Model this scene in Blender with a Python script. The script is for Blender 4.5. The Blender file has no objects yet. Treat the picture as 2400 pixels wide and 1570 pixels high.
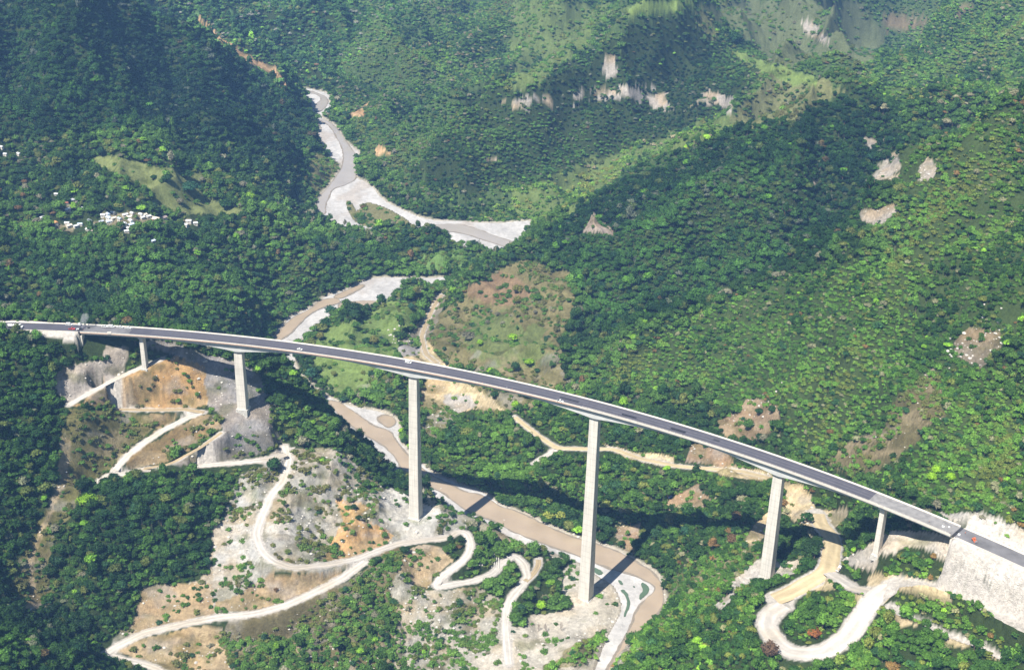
import bpy, bmesh, math, random
import numpy as np
from mathutils import Vector, Matrix
random.seed(7)
RNG = np.random.default_rng(11)
SC = bpy.context.scene
COL = SC.collection

# ------------------------------------------------------------------ camera
FPX = 3200.0                       # focal length in photo pixels (2400 wide)
PITCH = math.radians(26.1538)      # below the horizon
ROLL = math.radians(1.231)
CAMZ = 683.5
cam_d = bpy.data.cameras.new('camera')
cam_d.sensor_width = 36.0
cam_d.lens = 36.0 * FPX / 2400.0
cam_d.clip_start = 5.0
cam_d.clip_end = 30000.0
cam = bpy.data.objects.new('camera', cam_d)
COL.objects.link(cam)
cam.matrix_world = (Matrix.Translation((0, 0, CAMZ)) @ Matrix.Rotation(math.pi / 2 - PITCH, 4, 'X')
                    @ Matrix.Rotation(ROLL, 4, 'Z'))
SC.camera = cam

# ------------------------------------------------------------------ light
SUN_EL = math.radians(56.0)
SUN_AZ = math.radians(215.0)       # clockwise from +Y
world = bpy.data.worlds.new('World')
SC.world = world
world.use_nodes = True
nt = world.node_tree
nt.nodes.clear()
sky = nt.nodes.new('ShaderNodeTexSky')
sky.sky_type = 'NISHITA'
sky.sun_disc = False
sky.sun_elevation = SUN_EL
sky.sun_rotation = SUN_AZ
sky.altitude = 600
sky.air_density = 1.3
sky.dust_density = 0.6
bg = nt.nodes.new('ShaderNodeBackground')
bg.inputs['Strength'].default_value = 0.052
wo = nt.nodes.new('ShaderNodeOutputWorld')
nt.links.new(sky.outputs[0], bg.inputs[0])
nt.links.new(bg.outputs[0], wo.inputs[0])
sun_d = bpy.data.lights.new('sun', 'SUN')
sun_d.energy = 5.0
sun_d.angle = math.radians(0.5)
sun_d.color = (1.0, 0.95, 0.86)
sun = bpy.data.objects.new('sun', sun_d)
COL.objects.link(sun)
SUNV = Vector((math.sin(SUN_AZ) * math.cos(SUN_EL), math.cos(SUN_AZ) * math.cos(SUN_EL), math.sin(SUN_EL)))
sun.rotation_euler = SUNV.to_track_quat('Z', 'Y').to_euler()
SC.view_settings.view_transform = 'Standard'
SC.view_settings.look = 'None'
SC.view_settings.exposure = 0.86
SC.view_settings.gamma = 1.0
SC.cycles.max_bounces = 5
SC.cycles.diffuse_bounces = 2
SC.cycles.glossy_bounces = 2
SC.cycles.transmission_bounces = 2
SC.cycles.transparent_max_bounces = 4
SC.cycles.volume_bounces = 0

# ------------------------------------------------------------------ pixel <-> world
# photo coordinates are measured on the 2400 x 1570 picture; frames convert from enlarged crops
def frame(ox, oy, k):
    return lambda pts: [(ox + p[0] * k, oy + p[1] * k) + tuple(p[2:]) for p in pts]
K8 = 800 / 2373.0
fA = frame(0, 700, K8); fB = frame(0, 1045, K8); fC = frame(600, 1045, K8); fD = frame(600, 600, K8)
fE = frame(1200, 1045, K8); fF = frame(1600, 1045, K8); fG = frame(0, 0, K8); fH = frame(600, 0, K8)
fI = frame(1200, 0, 1200 / 2380.0); fJ = frame(0, 420, 500 / 2380.0); fK = frame(1400, 600, 1000 / 2377.0)
fM = frame(0, 0, 2400 / 2380.0)
CR, SR = math.cos(ROLL), math.sin(ROLL)
CP, SP = math.cos(PITCH), math.sin(PITCH)

def rays(uv):
    uv = np.asarray(uv, float)
    x = uv[..., 0] - 1200.0; y = uv[..., 1] - 785.0
    a = x * CR + y * SR
    b = -x * SR + y * CR
    return np.stack([a, FPX * CP - b * SP, -FPX * SP - b * CP], -1)

def at_z(uv, z):
    d = rays(uv); t = (np.asarray(z) - CAMZ) / d[..., 2]
    return np.concatenate([d[..., :2] * t[..., None], (CAMZ + d[..., 2:] * t[..., None])], -1)

def plane_z(x, y):                 # level of the river bed, rising upstream
    return 0.019 * (y - 960.0)

def at_river(uv, dz=0.0):
    d = rays(uv)
    t = (0.019 * -960.0 + dz - CAMZ) / (d[..., 2] - 0.019 * d[..., 1])
    return np.concatenate([d[..., :2] * t[..., None], (CAMZ + d[..., 2:] * t[..., None])], -1)

def project(P):
    P = np.asarray(P, float)
    X = P[..., 0]; Y = P[..., 1]; Z = P[..., 2] - CAMZ
    dep = Y * CP - Z * SP
    a = X * FPX / dep
    b = -(Y * SP + Z * CP) * FPX / dep
    return np.stack([a * CR - b * SR + 1200.0, a * SR + b * CR + 785.0], -1), dep

# ------------------------------------------------------------------ noise
def vnoise(x, y, seed=0):
    xi = np.floor(x).astype(np.int64); yi = np.floor(y).astype(np.int64)
    xf = x - xi; yf = y - yi
    xf = xf * xf * (3 - 2 * xf); yf = yf * yf * (3 - 2 * yf)
    def h(a, b):
        n = (a * 374761393 + b * 668265263 + seed * 1442695041) & 0xffffffff
        n = ((n ^ (n >> 13)) * 1274126177) & 0xffffffff
        return ((n ^ (n >> 16)) & 0xffff) / 32767.5 - 1.0
    return ((h(xi, yi) * (1 - xf) + h(xi + 1, yi) * xf) * (1 - yf)
            + (h(xi, yi + 1) * (1 - xf) + h(xi + 1, yi + 1) * xf) * yf)

def fbm(x, y, seed=0, oct=4):
    s = 0; a = 1.0; f = 1.0; n = 0
    for o in range(oct):
        s = s + a * vnoise(x * f + 17.3 * o, y * f - 9.1 * o, seed + o); n += a; a *= .5; f *= 2.03
    return s / n

def inside(poly, P):
    poly = np.asarray(poly)[:, :2]
    x = P[:, 0]; y = P[:, 1]
    out = np.zeros(len(P), bool)
    m = (x >= poly[:, 0].min()) & (x <= poly[:, 0].max()) & (y >= poly[:, 1].min()) & (y <= poly[:, 1].max())
    idx = np.nonzero(m)[0]
    if len(idx) == 0: return out
    xs = x[idx]; ys = y[idx]; c = np.zeros(len(idx), bool)
    n = len(poly); j = n - 1
    for i in range(n):
        xi, yi = poly[i]; xj, yj = poly[j]
        if yi != yj:
            c ^= ((yi > ys) != (yj > ys)) & (xs < (xj - xi) * (ys - yi) / (yj - yi) + xi)
        j = i
    out[idx] = c
    return out

def resample(P, step):
    P = np.asarray(P, float)
    d = np.r_[0, np.cumsum(np.hypot(*np.diff(P[:, :2], axis=0).T))]
    n = max(2, int(d[-1] / step) + 1)
    s = np.linspace(0, d[-1], n)
    return np.stack([np.interp(s, d, P[:, k]) for k in range(P.shape[1])], -1)

def smooth(P, it=2, closed=False):
    P = np.asarray(P, float)
    for _ in range(it):                           # Chaikin corner cutting
        if closed:
            Q = np.roll(P, -1, 0)
            P = np.stack([P * .75 + Q * .25, P * .25 + Q * .75], 1).reshape(-1, P.shape[1])
        else:
            Q = np.stack([P[:-1] * .75 + P[1:] * .25, P[:-1] * .25 + P[1:] * .75], 1).reshape(-1, P.shape[1])
            P = np.concatenate([P[:1], Q, P[-1:]])
    return P

# ------------------------------------------------------------------ the river bed, traced
BED_UP = (fH([(255, 615), (290, 650), (370, 690), (400, 735), (370, 745), (400, 790), (440, 850), (465, 915), (420, 930),
              (430, 990), (480, 1040), (520, 1100), (598, 1140), (590, 1175), (550, 1240), (500, 1310), (440, 1370),
              (420, 1400), (430, 1440), (470, 1500), (560, 1560)])
          + fM([(850, 532), (900, 556), (985, 566), (1040, 568), (1100, 578), (1165, 598), (1120, 622), (1060, 642), (1085, 642), (1150, 610), (1200, 585), (1235, 560), (1262, 518), (1215, 512), (1170, 520),
                (1080, 516), (990, 512)])
          + fH([(1040, 1470), (930, 1420), (860, 1370), (820, 1310), (760, 1260), (700, 1245), (685, 1190), (680, 1130),
                (705, 1085), (720, 1060), (690, 1035), (660, 1015), (605, 965), (580, 920), (540, 860), (470, 830), (445, 800),
                (520, 765), (530, 740), (510, 720), (500, 680), (525, 655), (420, 630), (330, 612)]))
BED_LOW = (fD([(1395, 145), (1290, 150), (1200, 155), (1000, 155), (860, 150), (760, 165), (700, 205), (620, 240),
               (520, 270), (450, 300), (400, 350), (330, 385), (230, 430), (200, 480), (130, 555), (90, 610), (60, 690), (50, 760),
               (120, 860), (260, 930), (400, 985), (480, 1010), (520, 1080), (600, 1170), (700, 1290), (770, 1370),
               (850, 1440), (930, 1520)])
           + fC([(1000, 230), (1060, 275), (1160, 290), (1280, 400), (1390, 480), (1560, 505), (1700, 600), (1860, 685),
                 (2000, 715), (2120, 760), (2240, 810)])
           + fE([(520, 835), (560, 880), (640, 930), (715, 975), (745, 1040), (770, 1110), (750, 1180), (700, 1260), (640, 1380), (560, 1600), (200, 2300), (400, 2300), (600, 1700), (700, 1500), (900, 1330), (1000, 1250),
                 (1050, 1130), (1055, 1060), (1050, 980), (1020, 910), (960, 850), (860, 800), (750, 730), (600, 680),
                 (440, 640), (330, 590), (230, 545), (120, 490), (0, 440)])
           + fC([(1690, 410), (1650, 370), (1560, 310), (1450, 290), (1340, 230), (1240, 200), (1150, 120)])
           + fD([(1045, 1340), (1020, 1320), (980, 1260), (1000, 1200), (980, 1140), (900, 1090), (750, 1060),
                 (640, 1040), (540, 1000), (430, 930), (330, 850), (265, 770), (270, 690), (290, 590), (390, 520), (440, 470), (480, 440),
                 (570, 420), (590, 385), (700, 370), (780, 348), (850, 345), (920, 290), (1050, 240), (1180, 215),
                 (1290, 190)]))
ISLAND = fH([(630, 1385), (665, 1405), (700, 1480), (760, 1400), (860, 1425), (960, 1470), (1060, 1535), (1130, 1600),
             (1120, 1640), (960, 1640), (850, 1600), (700, 1560), (650, 1490), (625, 1430)])
bedW = [at_river(smooth(P, 1, True)) for P in (BED_UP, BED_LOW)]
islW = at_river(smooth(ISLAND, 1, True))

# ------------------------------------------------------------------ roads: (name, width, fall, photo points with heights)
def zfill(pts):
    """fill in missing heights along a list of (u, v[, z])"""
    P = np.array([(p[0], p[1]) for p in pts], float)
    d = np.r_[0, np.cumsum(np.hypot(*np.diff(P, axis=0).T))]
    known = [i for i, p in enumerate(pts) if len(p) > 2]
    z = np.interp(d, d[known], [pts[i][2] for i in known])
    return np.c_[P, z]
ROADS = [
 ('pale dirt track climbing above the orange cut face', 5.5, 5, fA([(1150, 410, 150), (1050, 450), (880, 520), (720, 600), (560, 690), (480, 740, 133)])),
 ('level dirt track at the foot of the orange cut face', 5, 4, fA([(700, 768, 116), (900, 770), (1040, 775), (1300, 770), (1420, 790, 113.5)])),
 ('pale dirt track dropping left from the second pier', 7, 5, fA([(1400, 790, 113.5), (1300, 830), (1150, 905), (1000, 1000), (880, 1095), (800, 1190, 89)])),
 ('pale dirt track along the top of the wooded spur', 7, 5, fA([(640, 1290, 83), (780, 1215, 87), (860, 1220), (1000, 1185), (1300, 1165), (1650, 1140), (1870, 1115), (1990, 1080, 80)])),
 ('faint earth track across the dry slope', 4, 3, fA([(1540, 930, 105), (1400, 1030), (1180, 1150), (1000, 1180, 86)])),
 ('white winding haul road down to the river', 7.5, 5, fC([(200, 0, 80), (235, 90, 76), (190, 240), (100, 350), (30, 520, 60), (0, 620), (40, 730), (120, 805), (260, 848, 48),
      (500, 825), (700, 785, 38), (850, 725), (1000, 675, 33), (1200, 650), (1350, 635, 30), (1400, 592, 29), (1465, 605), (1500, 680, 27), (1470, 760),
      (1400, 830, 23), (1280, 915), (1240, 985, 18), (1340, 965), (1500, 940, 16), (1650, 890), (1720, 805), (1800, 760, 11), (1865, 820),
      (1890, 910, 9), (1830, 990), (1775, 1050), (1740, 1130, 7), (1735, 1250), (1745, 1400, 5), (1755, 1520, 4)])),
 ('short spur road below the hairpin', 6, 4, fC([(1870, 940, 9), (1920, 900), (1965, 830), (1965, 790, 8)])),
 ('white lower road crossing the cut slopes', 8, 5, fC([(760, 800, 37), (600, 920), (400, 1020), (200, 1110), (0, 1165)]) + fB([(1500, 1190, 29), (1220, 1250), (1000, 1300), (880, 1360), (800, 1400), (735, 1440, 20)])),
 ('white road end in the bottom left hollow', 6, 4, fB([(735, 1440, 20), (850, 1480), (950, 1500), (1080, 1540), (1180, 1600, 13)])),
 ('tan haul road running under the deck', 16, 6, fF([(930, 470, 85), (960, 545), (1010, 600, 95), (1040, 660), (1030, 760, 104), (1015, 860, 107), (940, 910), (800, 990), (640, 1065, 97)])),
 ('white looping road in the lower right', 16, 6, fF([(700, 1105, 97), (610, 1160), (580, 1250, 97), (640, 1350), (730, 1425, 99), (850, 1445), (1000, 1425, 106), (1150, 1320),
      (1240, 1200, 121), (1330, 1060, 130), (1480, 960, 136), (1800, 1010, 147), (2060, 1120, 150), (2400, 1290, 153)])),
 ('short white link road between the haul road and the loop in the lower right', 12, 6, fF([(1020, 880, 107), (1100, 930), (1180, 985, 118), (1290, 1010), (1345, 1050, 129)])),
 ('tan track crossing the far bank', 7, 5, fD([(1800, 1120, 26), (1950, 1240), (2090, 1335, 26), (2290, 1340)]) + fE([(700, 20, 34), (900, 90), (1150, 140, 46), (1400, 160), (1600, 175, 58), (1800, 225, 66)])),
 ('pale branch track through the riverside trees', 6, 4, fD([(1930, 1440, 18), (2000, 1400), (2100, 1330, 26)])),
 ('gravel track at the foot of the dry hill', 6, 4, fD([(1290, 270, 12), (1235, 350), (1190, 450), (1150, 560, 16), (1180, 680), (1260, 745, 24)])),
 ('tan track on the lowest right slope', 7, 4, fF([(1440, 1130, 134), (1560, 1215), (1680, 1260), (1830, 1330, 139), (2000, 1400), (2120, 1440), (2250, 1525, 138)])),
]
ROADW = []
ROADS = [(a_, b_ * .88, 15 if ('haul road running' in a_ or 'lower right' in a_ or 'lowest' in a_) else c_ * 1.5, d_) for a_, b_, c_, d_ in ROADS]
for name, w, fall, pts in ROADS:
    q = zfill(pts)
    P = at_z(q[:, :2], q[:, 2])
    P = resample(smooth(resample(P, 6.0), 2), 3.0)
    ROADW.append(P)

# ------------------------------------------------------------------ the highway
ARC_C = np.array([-417.0, -38.0]); ARC_R = 1059.6; DECK_Z = 180.0
def arc(x_or_t, off=0.0, by_t=False):
    """point on the highway axis; t = angle from +Y, clockwise"""
    t = x_or_t if by_t else np.arcsin((np.asarray(x_or_t) - ARC_C[0]) / ARC_R)
    r = ARC_R + off
    return ARC_C[0] + r * np.sin(t), ARC_C[1] + r * np.cos(t), t
T_L = math.asin((-359.0 - ARC_C[0]) / ARC_R)
T_R = math.asin((294.5 - ARC_C[0]) / ARC_R)

# ------------------------------------------------------------------ terrain heights
CP_M = [
 # left ridge and abutment
 (0, 850, 166), (100, 850, 160), (190, 815, 160), (0, 1000, 140), (60, 1100, 112), (0, 1200, 98), (40, 1300, 68), (100, 1150, 92), (150, 950, 131), (130, 1150, 93), (100, 1250, 76),
 (70, 1400, 42), (60, 1330, 60), (0, 1400, 62), (150, 1470, 32),
 (338, 843, 152), (200, 870, 150), (150, 880, 146), (280, 805, 163), (290, 840, 153), (385, 800, 160), (450, 795, 156), (420, 830, 150), (480, 850, 140), (420, 940, 115), (480, 940, 114),
 (566, 960, 114), (500, 945, 114), (600, 935, 114), (590, 870, 124), (540, 850, 133), (560, 835, 135), (610, 835, 126), (680, 870, 108), (740, 925, 84), (620, 910, 114),
 (610, 980, 105), (560, 1030, 92), (600, 1060, 83), (440, 1060, 90), (660, 1040, 81), (720, 1010, 84), (770, 980, 72), (690, 960, 95),
 (240, 1080, 90), (300, 1000, 104), (200, 1000, 120), (380, 980, 108), (220, 1150, 84), (180, 1300, 62), (430, 1170, 78), (350, 1180, 76), (330, 1300, 56), (300, 1420, 32), (250, 1400, 40), (500, 1120, 76),
 (575, 1170, 60), (535, 1255, 44), (480, 1370, 28), (430, 1330, 38), (340, 1480, 20),
 (560, 1130, 72), (600, 1130, 74), (600, 1180, 64), (680, 1180, 62), (760, 1080, 68), (700, 1100, 72), (830, 1045, 58), (900, 1110, 44), (950, 1150, 39), (850, 1130, 52), (760, 1170, 57), (720, 1250, 52),
 (820, 1230, 44), (900, 1190, 39), (965, 1198, 37), (1000, 1190, 36), (930, 1230, 36), (1010, 1210, 35), (1060, 1215, 26), (1100, 1225, 18), (1140, 1250, 10), (1180, 1290, 8),
 (600, 1380, 31), (560, 1330, 38), (700, 1370, 33), (640, 1330, 44), (430, 1400, 27), (700, 1440, 20), (620, 1480, 12), (850, 1360, 30), (900, 1340, 29), (880, 1420, 12), (920, 1500, 7), (760, 1540, 6), (500, 1480, 16), (500, 1557, 6),
 (400, 1530, 13), (950, 1340, 22), (1000, 1310, 26), (1050, 1320, 22), (1000, 1557, 5), (1040, 1450, 9), (1100, 1420, 9), (1130, 1500, 6), (1110, 1330, 16), (1140, 1290, 15), (1260, 1330, 6), (1270, 1400, 5), (1230, 1450, 4), (1300, 1370, 5), (1352, 1400, 2), (1300, 1450, 3.5), (1400, 1430, 1.5), (1350, 1480, 2.5), (1250, 1520, 3.5), (1200, 1557, 3.5), (1420, 1390, 1), (1240, 1480, 4),
 (0, 1480, 75), (0, 1557, 95), (120, 1557, 66), (230, 1557, 30), (180, 1520, 40),
 # far bank under the bridge
 (800, 870, 10), (830, 780, 12), (900, 740, 15), (950, 700, 18), (760, 900, 8), (860, 900, 10), (900, 960, 9), (930, 850, 15), (950, 780, 18), (1060, 650, 12), (1000, 690, 16),
 (1250, 650, 66), (1200, 690, 56), (1150, 720, 46), (1250, 780, 54), (1050, 800, 26), (1100, 860, 32), (1200, 860, 42), (1300, 880, 46), (1280, 720, 70), (1060, 700, 26),
 (1030, 920, 20), (1000, 980, 12), (1050, 1020, 14), (1120, 980, 20), (1200, 950, 30), (1100, 1060, 12), (1200, 1080, 15), (1250, 1050, 20), (1300, 1000, 28), (1240, 1130, 11), (1350, 1150, 15), (1450, 1120, 28), (1500, 1150, 30), (1450, 1210, 14),
 (1600, 1130, 43), (1600, 1250, 30), (1650, 1180, 44), (1700, 1290, 50), (1560, 1330, 12), (1540, 1260, 16), (1720, 1200, 55), (1760, 1170, 62), (1830, 1160, 72), (1870, 1230, 84), (1880, 1300, 92), (1640, 1340, 34), (1700, 1340, 58),
 (1400, 1010, 36), (1500, 1020, 48), (1600, 1040, 60), (1700, 1060, 72), (1800, 1070, 80), (1880, 1150, 84), (1950, 1200, 98),
 (1782, 1340, 83), (1730, 1380, 74), (1760, 1300, 76), (1830, 1330, 88), (1830, 1260, 80),
 (2048, 1278, 145), (2000, 1260, 128), (2080, 1230, 150), (2130, 1230, 160), (2170, 1240, 168), (2000, 1320, 122), (2100, 1300, 146), (2160, 1290, 158), (2060, 1330, 137), (2150, 1340, 150), (2250, 1320, 164), (2250, 1400, 150), (2300, 1380, 158),
 (2380, 1400, 163), (2380, 1470, 153), (2280, 1440, 148), (2150, 1400, 141), (2220, 1450, 142),
 (2380, 1557, 140), (2200, 1530, 132), (2050, 1460, 124), (1900, 1440, 106), (1850, 1480, 103), (1880, 1390, 106), (2000, 1557, 107), (1750, 1380, 88), (1800, 1400, 96), (1700, 1557, 80), (1600, 1480, 62), (1500, 1557, 55), (1700, 1450, 80), (1640, 1420, 56), (1400, 1540, 36), (1320, 1557, 24),
 (1270, 1550, 12), (1350, 1500, 16), (1420, 1475, 20), (1500, 1440, 24), (1550, 1400, 22), (1600, 1390, 34), (1500, 1500, 44),
 # land left of the river
 (640, 700, 16), (600, 745, 22), (560, 720, 50), (480, 720, 72), (350, 735, 92), (200, 735, 108), (0, 735, 124), (0, 640, 122), (200, 640, 112), (350, 650, 96), (500, 640, 70), (620, 640, 42), (720, 680, 14), (750, 640, 22), (850, 610, 22), (950, 600, 20), (900, 560, 18), (1000, 620, 14),
 (1050, 600, 15), (1120, 590, 14), (780, 560, 26), (700, 560, 40), (600, 560, 66), (450, 560, 98), (300, 560, 108), (0, 560, 122), (120, 510, 112), (300, 510, 110), (420, 515, 106), (500, 480, 92), (600, 490, 68), (690, 480, 34), (700, 400, 26), (650, 420, 48), (720, 350, 30),
 (250, 375, 142), (340, 430, 128), (400, 400, 124), (200, 430, 124), (0, 400, 140), (100, 350, 150), (500, 350, 112), (600, 350, 80), (680, 330, 50), (500, 430, 98),
]
XY = [(-900, 600, 330), (-520, 700, 290), (-470, 620, 260), (-400, 560, 150), (-150, 500, 40), (40, 500, -8), (60, 700, -4), (250, 500, 90), (450, 450, 180), (700, 600, 290), (560, 760, 260), (900, 900, 350), (-640, 900, 240), (-560, 1000, 190), (-640, 1300, 150), (-900, 1200, 200), (-900, 1600, 240),
      (-1300, 2000, 400), (-1000, 2400, 260), (1000, 1300, 400), (1300, 1700, 470), (1300, 2500, 500), (0, 3400, 250), (-500, 3400, 200), (-1200, 3300, 250), (1000, 3500, 500), (-3000, 1500, 500), (3000, 1500, 560), (0, 6000, 560), (-3000, 6000, 560),
      (3500, 6000, 560), (-3000, -500, 300), (3000, -500, 500), (0, -500, -20), (800, 2900, 420), (400, 3000, 280),
      (70, 850, 1), (60, 960, -1), (-300, 1150, 95), (-330, 1100, 130), (-240, 1070, 80), (-260, 1200, 30), (-420, 1100, 145), (290, 1290, 95), (390, 1300, 135), (480, 1330, 200), (150, 1300, 62), (-480, 2220, 60), (-560, 2250, 75), (150, 1690, 50), (240, 1700, 85), (330, 1690, 120), (430, 1700, 160)]
CP_Y = [   # the far slopes are placed by their distance
 # middle spur: crest, then face
 (1085, 640, 1492), (1115, 626, 1500), (1150, 605, 1512), (1200, 580, 1530), (1240, 560, 1545), (1320, 515, 1575), (1400, 470, 1590), (1500, 400, 1590), (1620, 330, 1580), (1750, 290, 1570), (1850, 250, 1590), (1950, 215, 1620),
 (1350, 650, 1390), (1300, 600, 1455), (1450, 600, 1400), (1400, 750, 1300), (1380, 820, 1250), (1500, 700, 1340), (1550, 500, 1470), (1600, 600, 1400), (1700, 500, 1440), (1700, 400, 1510),
 (1850, 400, 1460), (1800, 550, 1400), (1700, 650, 1360), (1850, 600, 1380), (1900, 480, 1430), (1950, 350, 1500), (2000, 420, 1450), (1980, 500, 1410), (2020, 300, 1500), (1350, 900, 1190), (1420, 810, 1258), (1550, 720, 1330),
 # right spur: crest, then face
 (1390, 900, 1168), (1450, 800, 1200), (1600, 725, 1200), (1750, 672, 1190), (1880, 630, 1180), (1990, 540, 1190), (2015, 480, 1200), (2060, 400, 1220), (2120, 340, 1230), (2250, 290, 1210), (2380, 240, 1190),
 (2380, 450, 1090), (2380, 600, 1000), (2380, 750, 930), (2380, 900, 870), (2380, 1050, 810), (2380, 1180, 752), (2380, 1250, 728), (2250, 1160, 772), (2250, 1195, 755), (2120, 1170, 808), (2200, 1000, 865), (2200, 850, 930),
 (2200, 700, 1000), (2200, 500, 1090), (2080, 600, 1100), (2000, 700, 1070), (2000, 850, 1000), (2000, 1000, 935), (1980, 1100, 900), (2050, 1140, 848), (1850, 750, 1110), (1850, 900, 1045), (1850, 1000, 1005), (1700, 800, 1150),
 (1700, 950, 1085), (1600, 880, 1135), (1600, 960, 1100), (1500, 900, 1148), (1450, 960, 1125), (1900, 1100, 945),
 # mountain at the left
 (0, 300, 1600), (0, 200, 1680), (0, 100, 1780), (0, 0, 1880), (100, 100, 1800), (100, -40, 1900), (200, 0, 1920), (300, 35, 1960), (390, 45, 2000), (450, 80, 2030), (510, 110, 2050), (620, 170, 2100), (680, 210, 2120), (725, 255, 2110), (745, 290, 2080),
 (200, 150, 1760), (300, 250, 1700), (400, 150, 1850), (500, 200, 1880), (600, 250, 1950), (680, 280, 2020), (200, 300, 1620), (400, 320, 1680),
 # behind it
 (455, 35, 2400), (540, 95, 2350), (610, 150, 2310), (670, 200, 2276), (430, 60, 2380), (600, 0, 2700), (650, 60, 2550), (740, 120, 2420), (800, 150, 2370), (800, 0, 2750), (820, 90, 2500), (865, 80, 2580), (885, 130, 2470), (920, 0, 2800),
 (400, 0, 3000), (330, 0, 2950), (500, 0, 2850), (780, 205, 2290), (700, 195, 2305), (760, 195, 2305),
 # right mountain
 (830, 170, 2330), (900, 100, 2440), (1000, 30, 2600), (850, 250, 2147), (830, 300, 2064), (860, 350, 1961), (870, 400, 1865), (900, 430, 1823), (1000, 480, 1742), (1100, 490, 1729), (1200, 490, 1727),
 (950, 350, 1920), (950, 250, 2080), (1000, 160, 2260), (1050, 400, 1830), (1100, 300, 1960), (1100, 150, 2200), (1100, 0, 2520), (1200, 400, 1840), (1200, 250, 2040), (1200, 100, 2280), (1200, 0, 2480),
 (1300, 430, 1800), (1300, 300, 1960), (1300, 200, 2080), (1300, 50, 2300), (1400, 400, 1790), (1400, 250, 1960), (1400, 150, 2060), (1400, 50, 2200), (1450, 0, 2280), (1500, 330, 1820), (1500, 150, 2020), (1550, 30, 2160),
 (1600, 290, 1840), (1600, 180, 1950), (1650, 80, 2060), (1700, 110, 2040), (1750, 240, 1850), (1740, 160, 1960), (1800, 165, 1960), (1880, 195, 1930), (1960, 205, 1900), (1700, 0, 2250), (1600, 0, 2220),
 (1800, 100, 2200), (1900, 150, 2100), (1900, 0, 2400), (1850, 50, 2280), (1980, 100, 2250), (2060, 130, 2300), (2020, 200, 2050), (2100, 60, 2450), (2080, 200, 2120), (2070, 280, 1900), (2090, 0, 2600), (2150, 100, 2250),
 (2200, 0, 2350), (2380, 0, 2250), (2380, 100, 2050), (2250, 180, 1980), (2380, 190, 1900), (2150, 250, 1880), (2250, 260, 1840),
]
ctrl = []
m = np.array(fM(CP_M)); ctrl.append(at_z(m[:, :2], m[:, 2]))
m = np.array(fM(CP_Y)); d_ = rays(m[:, :2]); ctrl.append(np.array([0, 0, CAMZ]) + d_ * (m[:, 2] / d_[:, 1])[:, None])
ctrl.append(np.array(XY, float))
for P in ROADW: ctrl.append(resample(P, 28.0))
for Wd in bedW:
    q = resample(np.vstack([Wd, Wd[:1]]), 45.0).copy(); q[:, 2] = plane_z(q[:, 0], q[:, 1]) + 1.5; ctrl.append(q)
for x in list(np.arange(-900, -362, 45)) + list(np.arange(300, 600, 30)):
    for off in (-12, 12):
        ax, ay, t = arc(x, off); ctrl.append(np.array([[ax, ay, DECK_Z - 1.5]]))
ctrl = np.vstack(ctrl)
# drop near duplicates (keeps the first)
keep = []
for i, p in enumerate(ctrl):
    if all((p[0] - ctrl[j][0]) ** 2 + (p[1] - ctrl[j][1]) ** 2 > 64 for j in keep): keep.append(i)
ctrl = ctrl[keep]

def rbf_fit(C, lam=0.6):
    n = len(C)
    D = np.hypot(C[:, None, 0] - C[None, :, 0], C[:, None, 1] - C[None, :, 1])
    A = np.zeros((n + 3, n + 3)); A[:n, :n] = -np.sqrt(D * D + 36.0) - np.eye(n) * -lam
    A[:n, n:] = np.c_[np.ones(n), C[:, :2] / 1000]; A[n:, :n] = A[:n, n:].T
    return np.linalg.solve(A, np.r_[C[:, 2], 0, 0, 0])
WRBF = rbf_fit(ctrl)
def rbf(x, y):
    out = np.zeros(x.shape)
    xf = x.ravel(); yf = y.ravel(); o = np.zeros(xf.size); n = len(ctrl)
    for s in range(0, xf.size, 20000):
        a = xf[s:s + 20000, None] - ctrl[None, :, 0]; b = yf[s:s + 20000, None] - ctrl[None, :, 1]
        o[s:s + 20000] = -np.sqrt(a * a + b * b + 36.0) @ WRBF[:n] + WRBF[n] + WRBF[n + 1] * xf[s:s + 20000] / 1000 + WRBF[n + 2] * yf[s:s + 20000] / 1000
    return o.reshape(x.shape)

def axis(lo, hi, c0, c1, step, grow):
    a = [c0]
    while a[-1] < c1: a.append(a[-1] + step)
    s = step
    while a[-1] < hi: s *= grow; a.append(a[-1] + s)
    s = step
    while a[0] > lo: s *= grow; a.insert(0, a[0] - s)
    return np.array(a)
GX = axis(-3400, 3900, -400, 330, 1.35, 1.008)
GY = axis(-400, 6200, 790, 1120, 1.6, 1.0045)
def coarse_eval(GX, GY):
    cx = GX[::4] if GX[-1] == GX[::4][-1] else np.r_[GX[::4], GX[-1]]
    cy = GY[::4] if GY[-1] == GY[::4][-1] else np.r_[GY[::4], GY[-1]]
    mx, my = np.meshgrid(cx, cy)
    return cx, cy, rbf(mx, my)
CX, CY, CZ = coarse_eval(GX, GY)
def bil(cx, cy, Z, x, y):
    i = np.clip(np.searchsorted(cx, x) - 1, 0, len(cx) - 2); j = np.clip(np.searchsorted(cy, y) - 1, 0, len(cy) - 2)
    fx = np.clip((x - cx[i]) / (cx[i + 1] - cx[i]), 0, 1); fy = np.clip((y - cy[j]) / (cy[j + 1] - cy[j]), 0, 1)
    return (Z[j, i] * (1 - fx) + Z[j, i + 1] * fx) * (1 - fy) + (Z[j + 1, i] * (1 - fx) + Z[j + 1, i + 1] * fx) * fy
MX, MY = np.meshgrid(GX, GY)
HZ = bil(CX, CY, CZ, MX, MY)
print('terrain grid', HZ.shape, 'controls', len(ctrl))

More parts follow.
